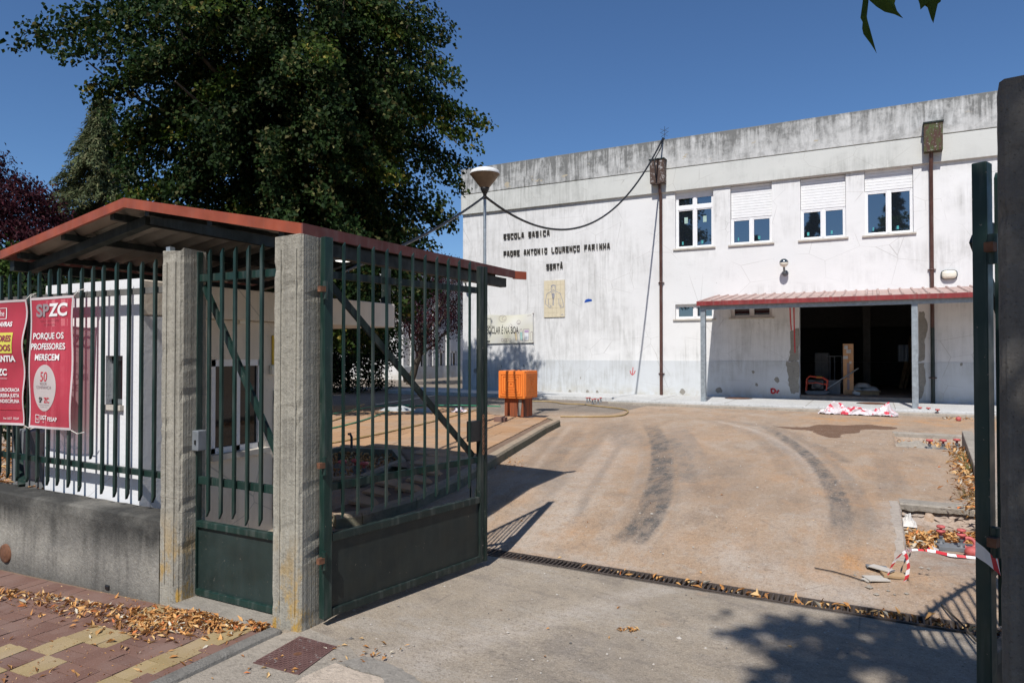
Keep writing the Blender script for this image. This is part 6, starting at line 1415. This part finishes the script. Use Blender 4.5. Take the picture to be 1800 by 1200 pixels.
# ---------------------------------------------------------------- black cable from shelter to lamp post to school roof
mb = MB(); A_ = Vector((lx, ly, 4.66)); xb_, zb2 = at(1166, 248, YS-.08); B_ = Vector((xb_, YS-.12, zRoof+.04)); pts = []
for i in range(41):
    t = i/40; p = A_.lerp(B_, t); p.z -= 4*1.5*t*(1-t); pts.append(p)
pts += [Vector((xb_, YS+.1, zRoof+.03))]; mb.tube(pts, .024, 8)
yy_, zz_ = atx(590, 482, -5.0); C_ = Vector((-5.0, yy_, zz_)); pts = [A_]
for i in range(1, 21):
    t = i/20; p = A_.lerp(C_, t); p.z -= 4*.10*t*(1-t); pts.append(p)
mb.tube(pts, .022, 8); o = mb.build('cable', M['black']); tag(o, 'thick black cable sagging from shelter over lamp post to school roof', 'cable')
mb = MB(); hx_ = F(1163, 300)[0]; mb.tube([(xb_, YS-.12, zRoof+.03), (xb_-.03, YS-.25, 7.7), (hx_-.1, YS-.40, 7.35), (hx_-.08, YS-.40, 7.0), (hx_-.05, YS-.36, 6.66)], .017, 6); o = mb.build('cable', M['black']); tag(o, 'black cable dropping over the left rain hopper', 'cable')
mb = MB(); mb.tube([(xb_+.02, YS, zRoof), (xb_+.02, YS, zRoof+.42)], .006, 5)
for dz, w_ in ((.18, .09), (.3, .12)): mb.tube([(xb_-w_, YS, zRoof+dz+.06), (xb_+w_+.02, YS, zRoof+dz-.06)], .005, 5); mb.tube([(xb_-w_, YS, zRoof+dz-.06), (xb_+w_+.02, YS, zRoof+dz+.06)], .005, 5)
o = mb.build('roof_aerial', M['black']); tag(o, 'spiky thin aerial on the school roof edge', 'aerial')

# ---------------------------------------------------------------- rear wing of the school
wx, wy0 = gr(655, 671, .3); zw = lambda px, py: atx(px, py, wx)
ztop = zw(790, 489)[1]; zmid = zw(790, 541)[1]
wg = thing('school_wing', 'white rear school wing with tall narrow windows behind the trees', 'school', (wx, wy0, .3))
ye = 46; wy = zw(709, 640)[0]; holes = []
for a, b in ((720, 731), (737, 753), (766, 781), (790, 803)):
    ya, z1 = zw(a, 618); yb, _ = zw(b, 618); holes.append((ya, yb, zw(770, 654)[1], zw(770, 617)[1]))
uz0, uz1 = zw(735, 575)[1], zmid-.15
holes += [(h[0]+.1, h[1]-.1, uz0, uz1) for h in holes[1:]]
mb = MB(); holed_wall(mb, 'X', wx, -.2, wy, ye, .1, zmid, holes); mb.quad((wx, wy, .1), (wx-12, wy, .1), (wx-12, wy, zmid), (wx, wy, zmid)); mb.quad((wx, ye, .1), (wx-12, ye, .1), (wx-12, ye, zmid), (wx, ye, zmid)); mb.build('wall', M['wall'], wg, fix=False)
MB().bb(wx-12, wx+.12, wy-.1, ye, zmid, ztop).build('parapet', M['parapet'], wg)
MB().bb(wx, wx+.06, wy, ye, .1, zw(690, 640)[1]*.0+.95).build('dado', M['dado'], wg)
for a, b, c_, d_ in holes:
    f = MB()
    for t in (a, (a+b)/2-.04, b-.08): f.bb(wx-.14, wx-.05, t, t+.08, c_, d_)
    f.bb(wx-.14, wx-.05, a, b, d_-.09, d_-.002); f.bb(wx-.14, wx-.05, a, b, c_+.002, c_+.09)
    f = f.build('window', M['pvc'], wg); MB().bb(wx-.12, wx-.10, a+.05, b-.05, c_+.05, d_-.05).build('pane', M['glass_dark'], f)
for py_ in (724, 732, 745, 760, 785):
    y_ = zw(py_, 560)[0]; MB().bb(wx, wx+.16, y_-.16, y_+.16, .96, zmid).build('pilaster', M['wall'], wg)
y_, _ = zw(768, 515); MB().bb(wx+.121, wx+.4, y_-.3, y_+.3, zmid-.1, zmid+.7).build('rain_hopper', M['hopper'], wg)
x, y = gr(691, 671, .3); x += .8; t = thing('plant_tub', 'dark plant tub against the white wall of the rear wing', 'tub', (x, y, .3))
MB().lathe((x, y, .3), [(.16, 0), (.22, .36), (.25, .36), (.25, .42), (.2, .42), (.19, .3), (0, .28)], 18).build('tub_body', M['black'], t); MB().lathe((x, y, .3), [(.2, .3), (0, .31)], 14).build('soil', M['soil'], t)

# ---------------------------------------------------------------- trees
UP = np.array([0, 0, 1.0]); YEL = 0.0
def boughs(starts, ends, n_each, spread, droop, out_bias, pal, pp, size, aspect=.8, jit=.3, seed_n=0.6):
    C = []; D = []; N = []; L = []; Cc = []
    for s_, e_, in zip(starts, ends):
        n = int(n_each*rng.uniform(.7, 1.3)); t = rng.random(n)**.7; p = s_+(e_-s_)*t[:, None]
        p[:, 2] -= droop*t*t; off = np.clip(rng.normal(size=(n, 3)), -1.7, 1.7)*spread*(1-.45*t[:, None]); off[:, 2] *= .6; p += off
        d = (e_-s_); d = d/np.linalg.norm(d); dd = d*out_bias+rng.normal(size=(n, 3))*.55; dd[:, 2] -= .65
        nn = d*.45+UP*.75+rng.normal(size=(n, 3))*seed_n
        C.append(p); D.append(dd); N.append(nn/np.linalg.norm(nn, axis=1, keepdims=True)); L.append(rng.uniform(*size, n)); Cc.append(pick_cols(n, pal, pp, jit)*(np.array([1.6, 1.38, .8]) if rng.random() < YEL else np.ones(3)*rng.uniform(.65, 1.1)))
    C, D, N, L, Cc = (np.concatenate(a) for a in (C, D, N, L, Cc)); return C, D, N, L, L*aspect, Cc
def limb(mb, a, b, r0, r1, wob, n=7, seg=7):
    a, b = Vector(a), Vector(b); pts = []; ln = (b-a).length
    for i in range(n+1):
        t = i/n; p = a.lerp(b, t); k_ = math.sin(math.pi*t)*wob*ln; pts.append(p+Vector((random.uniform(-k_, k_), random.uniform(-k_, k_), random.uniform(-k_, k_)*.5)))
    mb.tube(pts, [r0+(r1-r0)*i/n for i in range(n+1)], seg); return pts
LG = [(.015, .034, .010), (.024, .048, .013), (.040, .065, .016), (.16, .155, .06), (.06, .055, .018)]
def broadleaf(name, label, base, prof, N, each, pal, pp, size, trunk_r, trunk_top, spread=.42, droop=.5, aspect=.85, inner=.5, group=None, seed=1, lean=(0, 0), filt=None, asp=1.0, extra=()):
    """prof: list of (height, radius); the crown is many drooping boughs reaching that outline"""
    global rng
    rng = np.random.default_rng(seed); random.seed(seed)
    t = thing(name, label, 'tree', base, group); bx_, by_, bz_ = base
    hs = np.array([p[0] for p in prof]); rs = np.array([p[1] for p in prof])
    S, E_ = [], []
    while len(S) < N:
        h = rng.uniform(hs[0], hs[-1]); r_ = np.interp(h, hs, rs)
        if rng.random() > (r_+.3)/(rs.max()+.3): continue
        a = rng.uniform(0, 2*math.pi); q = rng.uniform(.62, 1.08)**1.0
        lx_, ly_ = bx_+lean[0]*h, by_+lean[1]*h
        e_ = np.array([lx_+math.cos(a)*r_*q*asp, ly_+math.sin(a)*r_*q, h+rng.normal(0, .2)])
        s_ = np.array([lx_+math.cos(a)*r_*q*inner*asp, ly_+math.sin(a)*r_*q*inner, h+rng.uniform(.0, .6)])
        if filt and not filt(e_): continue
        S.append(s_); E_.append(e_)
    S += [a for a, b in extra]; E_ += [b for a, b in extra]
    C, D, Nn, L, W, Cc = boughs(S, E_, each, spread, droop, .5, pal, pp, size, aspect)
    leaves('crown', C, D, Nn, L, W, Cc, M['leaf'], t)
    mb = MB(); tt = Vector((bx_+lean[0]*trunk_top, by_+lean[1]*trunk_top, trunk_top)); limb(mb, (bx_, by_, bz_-.1), tt, trunk_r, trunk_r*.6, .02, 8, 10)
    for i in range(min(16, len(S))):
        e_ = E_[rng.integers(len(E_))]; zs = rng.uniform(.45, 1.0); limb(mb, Vector((bx_, by_, bz_)).lerp(tt, zs), tuple(e_), trunk_r*.32, .015, .05, 7, 5)
    mb.build('trunk', M['bark'], t); return t
def spur(px, py, d):
    u = (px-900)/FOC; l = u*d; return np.array([l*math.cos(YAW)-d*math.sin(YAW), l*math.sin(YAW)+d*math.cos(YAW), EYE+(618-py)/FOC*d])
SP = [((700, 190), (858, 168), 17), ((690, 200), (838, 205), 16.5), ((690, 240), (812, 285), 17), ((680, 300), (800, 335), 16.5), ((660, 350), (785, 352), 17), ((640, 380), (752, 425), 16.5), ((680, 120), (780, 140), 17.2), ((660, 60), (765, 85), 17), ((640, 20), (742, 35), 16), ((690, -20), (790, 5), 17.5), ((650, 250), (838, 245), 17.5), ((650, 180), (826, 190), 18),
      ((300, 120), (150, 106), 15.5), ((320, 150), (165, 128), 16), ((330, 200), (210, 205), 16), ((330, 250), (215, 238), 16.5), ((320, 330), (195, 330), 16), ((300, 320), (215, 300), 17), ((330, 0), (12, 24), 15), ((330, 10), (60, 18), 15.5), ((330, 30), (115, 48), 15.2), ((330, 60), (180, 62), 16), ((320, 20), (90, 30), 14.6), ((350, 90), (230, 75), 16.5), ((330, -20), (130, -8), 15.5), ((330, -10), (40, -12), 15.4), ((330, 380), (240, 345), 15), ((400, 400), (300, 360), 14), ((450, 420), (380, 380), 13.5), ((520, 430), (470, 395), 13.2), ((600, 440), (560, 410), 13.3), ((640, 460), (640, 430), 13.6), ((660, 420), (720, 440), 14)]
YEL = .2
_r = np.random.default_rng(3); INN = []
for _ in range(150):
    a_, h_ = _r.uniform(0, 6.28), _r.uniform(2.6, 10.2); q_ = _r.uniform(.3, 2.0); c_ = np.array([-11.95, 11.7, h_]); INN.append((c_+np.array([math.cos(a_), math.sin(a_), 0])*q_*.3, c_+np.array([math.cos(a_), math.sin(a_), .1])*(q_+.7)))
broadleaf('linden_tree', 'huge dark green linden tree rising behind the red edged shelter', (-11.95, 11.7, .3),
          [(2.3, 2.3), (3.3, 3.1), (4.8, 3.5), (6.6, 3.75), (8.1, 3.9), (9.3, 3.6), (10.4, 2.2), (11.4, .4)], 430, 340, LG, [.37, .37, .15, .07, .04], (.07, .125), .32, 6.0, seed=11, spread=.25, droop=.7, inner=.42, extra=[(spur(*a, d*.925), spur(*b, d*.925)) for a, b, d in SP]+INN)
YEL = 0.0
PURP = [(.045, .012, .018), (.075, .018, .026), (.03, .01, .016), (.1, .03, .03)]
broadleaf('plum_tree', 'dark purple plum tree at the left frame edge', (-19.8, 8.6, .3), [(2.2, 1.6), (3.5, 2.2), (4.6, 2.4), (5.6, 1.8), (6.4, .4)], 200, 230, PURP, [.35, .3, .25, .1], (.07, .12), .14, 3.2, seed=5, spread=.3, droop=.15, aspect=.5)
pw = gr(716, 672, .3)
broadleaf('plum_tree', 'small leaning purple plum tree before the white rear wing', (pw[0]+1.2, pw[1]-1.5, .3), [(2.1, 1.2), (3.1, 1.9), (4.2, 2.0), (5.1, 1.2), (5.6, .3)], 130, 130, PURP, [.3, .3, .3, .1], (.06, .1), .17, 2.6, seed=9, spread=.28, droop=.3, aspect=.5, lean=(.28, .12))
SHR = [(.018, .034, .014), (.028, .048, .016), (.035, .02, .025), (.014, .02, .012)]
x, y = gr(612, 688, .3); broadleaf('shrub', 'dense dark shrub under the linden at the rear', (x, y, .3), [(.4, 1.5), (1.2, 1.9), (2.4, 1.8), (3.3, 1.2), (4.0, .3)], 120, 190, SHR, [.4, .3, .2, .1], (.06, .11), .07, 1.6, seed=31, spread=.3, droop=.2)
x, y = gr(520, 690, .3); broadleaf('shrub', 'dark bushy shrub hidden behind the booth and gate post', (x, y, .3), [(.4, 1.5), (1.4, 2.0), (2.6, 1.9), (3.6, 1.0)], 90, 190, SHR, [.4, .3, .2, .1], (.06, .11), .07, 1.6, seed=32, spread=.3, droop=.2)
GRN = [(.05, .10, .02), (.035, .07, .018), (.09, .13, .03)]
broadleaf('hedge_shrub', 'bright green bush showing between the bars under the plum tree', (-14.8, 6.6, .2), [(.4, .9), (1.6, 1.3), (2.7, 1.2), (3.4, .4)], 80, 150, GRN, [.4, .3, .3], (.06, .1), .06, 1.5, seed=33, spread=.26, droop=.2)
broadleaf('hedge_shrub', 'dark green bush left of the booth below the shelter roof', (-11.4, 6.4, .2), [(.4, .9), (1.4, 1.3), (2.3, 1.2), (2.9, .4)], 80, 150, SHR, [.3, .5, .0, .2], (.06, .1), .06, 1.5, seed=34, spread=.26, droop=.2)
for px, d_, h_, lab in ((-40, 30, 5.5, 'dark evergreen bush far left behind the plum tree'), (60, 28, 4.6, 'dense evergreen bush under the tall conifer'), (330, 30, 5.0, 'evergreen bush behind the guard booth'), (450, 32, 5, 'dark evergreen bush at the far end of the yard')):
    u = (px-900)/1200; x = u*d_*math.cos(YAW)-d_*math.sin(YAW); y = u*d_*math.sin(YAW)+d_*math.cos(YAW)
    broadleaf('evergreen_bush', lab, (x, y, .2), [(.3, 2.0), (h_*.4, 2.8), (h_*.8, 2.2), (h_, .6)], 110, 150, SHR, [.4, .5, .0, .1], (.1, .18), .1, h_*.5, seed=int(px+100), spread=.4, droop=.2)

def conifer(name, label, base, H, R, nb, each, seed, pal, zlow=1.0, droop=.5, group=None, lens=(.13, .26)):
    global rng
    rng = np.random.default_rng(seed); random.seed(seed)
    t = thing(name, label, 'tree', base, group); bx_, by_, bz_ = base; S, E_ = [], []; mb = MB()
    limb(mb, (bx_, by_, bz_-.1), (bx_, by_, bz_+H*.97), .02*H, .015, .004, 10, 8)
    for i in range(nb):
        f = (i+rng.random())/nb; z = zlow+(H-zlow)*f**1.05; r_ = R*(1-f)**.75*rng.uniform(.6, 1.12)+.12; a = rng.uniform(0, 6.283)
        s_ = np.array([bx_, by_, bz_+z]); e_ = s_+np.array([math.cos(a)*r_, math.sin(a)*r_, r_*.18]); S.append(s_+(e_-s_)*.15); E_.append(e_)
        if i % 4 == 0: limb(mb, tuple(s_), tuple(e_-np.array([0, 0, droop*.8*r_/R])), .03, .006, .02, 4, 4)
    C, D, N, L, W, Cc = boughs(S, E_, each, .17, droop, .7, pal, [.45, .35, .2], lens, .26, .3, .5)
    leaves('crown', C, D, N, L, W, Cc, M['leaf'], t, fold=.1); mb.build('trunk', M['bark'], t); return t
CON = [(.14, .165, .075), (.10, .125, .06), (.18, .175, .085)]
d_ = 26; u = (176-900)/1200; x = u*d_*math.cos(YAW)-d_*math.sin(YAW); y = u*d_*math.sin(YAW)+d_*math.cos(YAW)
conifer('cypress_tree', 'tall olive green conifer with drooping sprays behind the plum tree', (x, y, .3), 11.0, 3.7, 330, 190, 41, CON, 1.0, .9)
# trees across the street, mirrored in the school windows
DK = [(.02, .035, .012), (.03, .05, .016), (.04, .06, .02)]
for i, (x, y, H, R) in enumerate(((1.2, -17, 14.2, 2.6), (4.6, -18, 13.6, 2.3), (-4.2, -18, 12.6, 2.7), (9, -20, 15, 3), (-9.5, -24, 12, 3))):
    conifer('pine_tree', ('tallest narrow pine mirrored in the rightmost upper window', 'second pine mirrored in the rightmost upper window', 'wide pine mirrored in the third upper window', 'broad pine across the street at the far right', 'low pine across the street near the broad street tree')[i], (x, y, 0), H, R, 90, 150, 60+i, DK, 3.0, .4, 'pines across the street', (.25, .5))
broadleaf('street_tree', 'broad tree across the street behind the camera', (-15.5, -13, 0), [(5, 2.5), (8, 4), (11, 4.2), (14, 3), (15.5, .8)], 150, 130, LG, [.4, .4, .1, .05, .05], (.2, .32), .3, 7, seed=77, spread=.6)

# overhanging tree beside the camera: throws the leafy shade on the apron, three leaf tips hang into view
rng = np.random.default_rng(101); random.seed(101)
ot = thing('plane_tree', 'tree overhanging the entrance, only three green leaf tips in view', 'tree', (3.6, -1.6, 0))
S, E_ = [], []; tries = 0
def shade_ok(e):
    sx_, sy_ = e[0]-SUN_X*e[2], e[1]-SUN_Y*e[2]
    px, py = proj(sx_, sy_, 0)
    if sy_ < 1.6: return sx_ > .2
    wobx = 26*math.sin(py*.06)+18*math.sin(py*.15)
    if px < 1235+wobx or py < 1066: return False
    if px < 1330 and 1105 < py < 1135: return False
    if px < 1440 and 1105 < py < 1140: return rng.random() < .35
    if px < 1560 and py > 1140: return rng.random() < .75
    if py < 1100 and px > 1540: return False
    if px > 1760 : return rng.random() < .6
    return True
while len(S) < 300 and tries < 90000:
    tries += 1
    e = np.array([rng.uniform(-.2, 6), rng.uniform(-6.5, .8), rng.uniform(5.6, 9.5)])
    if not shade_ok(e): continue
    if proj(*e)[1] > -220 and e[1] > .3 : 
        if proj(*e)[0] < 2000: continue
    s_ = np.array([3.6, -1.6, 6.6]); v = s_-e; v = v/np.linalg.norm(v); S.append(e+v*.45); E_.append(e)
C, D, N, L, W, Cc = boughs(S, E_, 42, .15, .05, .4, [(.05, .10, .02), (.07, .13, .03)], [.6, .4], (.10, .18), .85)
keep = []
for c_ in C:
    px, py = proj(*c_) if (-c_[0]*math.sin(YAW)+c_[1]*math.cos(YAW)) > .05 else (0, -9999)
    keep.append(not (py > -25 and 0 < px < 1800))
keep = np.array(keep); leaves('crown', C[keep], D[keep], N[keep], L[keep], W[keep], Cc[keep], M['leaf'], ot)
mb = MB(); limb(mb, (3.6, -1.6, -.1), (3.4, -1.4, 6.6), .24, .14, .01, 8, 10)
for i in range(0, len(E_), 9): limb(mb, (3.45, -1.45, 5.0+1.5*rng.random()), tuple(E_[i]), .05, .008, .04, 6, 5)
Yl = 2.15
def hang(px, py): a, z = at(px, py, Yl); return Vector((a, Yl, z))
mb2 = limb(mb, (3.4, -1.4, 4.3), hang(1600, -150), .03, .008, .05, 6, 5); mb.build('trunk', M['bark'], ot)
gl = NT('fresh_leaf'); cc = gl.mix(gl.fac(gl.noise(14, 4), .3, .7), (.05, .085, .012), (.085, .125, .02)); M['fresh_leaf'] = translucent('fresh_green_leaf', lambda k: k.mix(k.fac(k.noise(14, 4), .3, .7), (.045, .08, .012), (.08, .12, .02)), .35, .5).m
for q, outline in enumerate((((1517, -40), (1524, -40), (1526, 0), (1523, 30), (1529, 62), (1541, 100), (1531, 82), (1518, 63), (1516, 52), (1517, 40), (1513, 32), (1517, 0)),
                             ((1520, -40), (1585, -50), (1574, 0), (1572, 8), (1576, 22), (1587, 36), (1572, 28), (1555, 23), (1541, 13), (1530, 2), (1525, -4)),
                             ((1612, -40), (1665, -45), (1653, 4), (1648, 8), (1643, 30), (1640, 45), (1637, 36), (1631, 14), (1621, 6), (1618, 18), (1617, 8), (1614, -2)))):
    P = [hang(*p) for p in outline]; c0 = sum(P, Vector())/len(P); nn = Vector((.1, -.6, .5)); front = []
    for p in P: front.append(p+Vector((0, .05*(p.z-c0.z)/.1*.4, 0)))
    mb = MB(); n = len(front); c1 = c0+Vector((0, -.012, 0)); mb.add(front+[c1], [(i, (i+1) % n, n) for i in range(n)])
    o = mb.build('leaf', M['fresh_leaf'], ot, fix=False); so = o.modifiers.new('thick', 'SOLIDIFY'); so.thickness = .0012
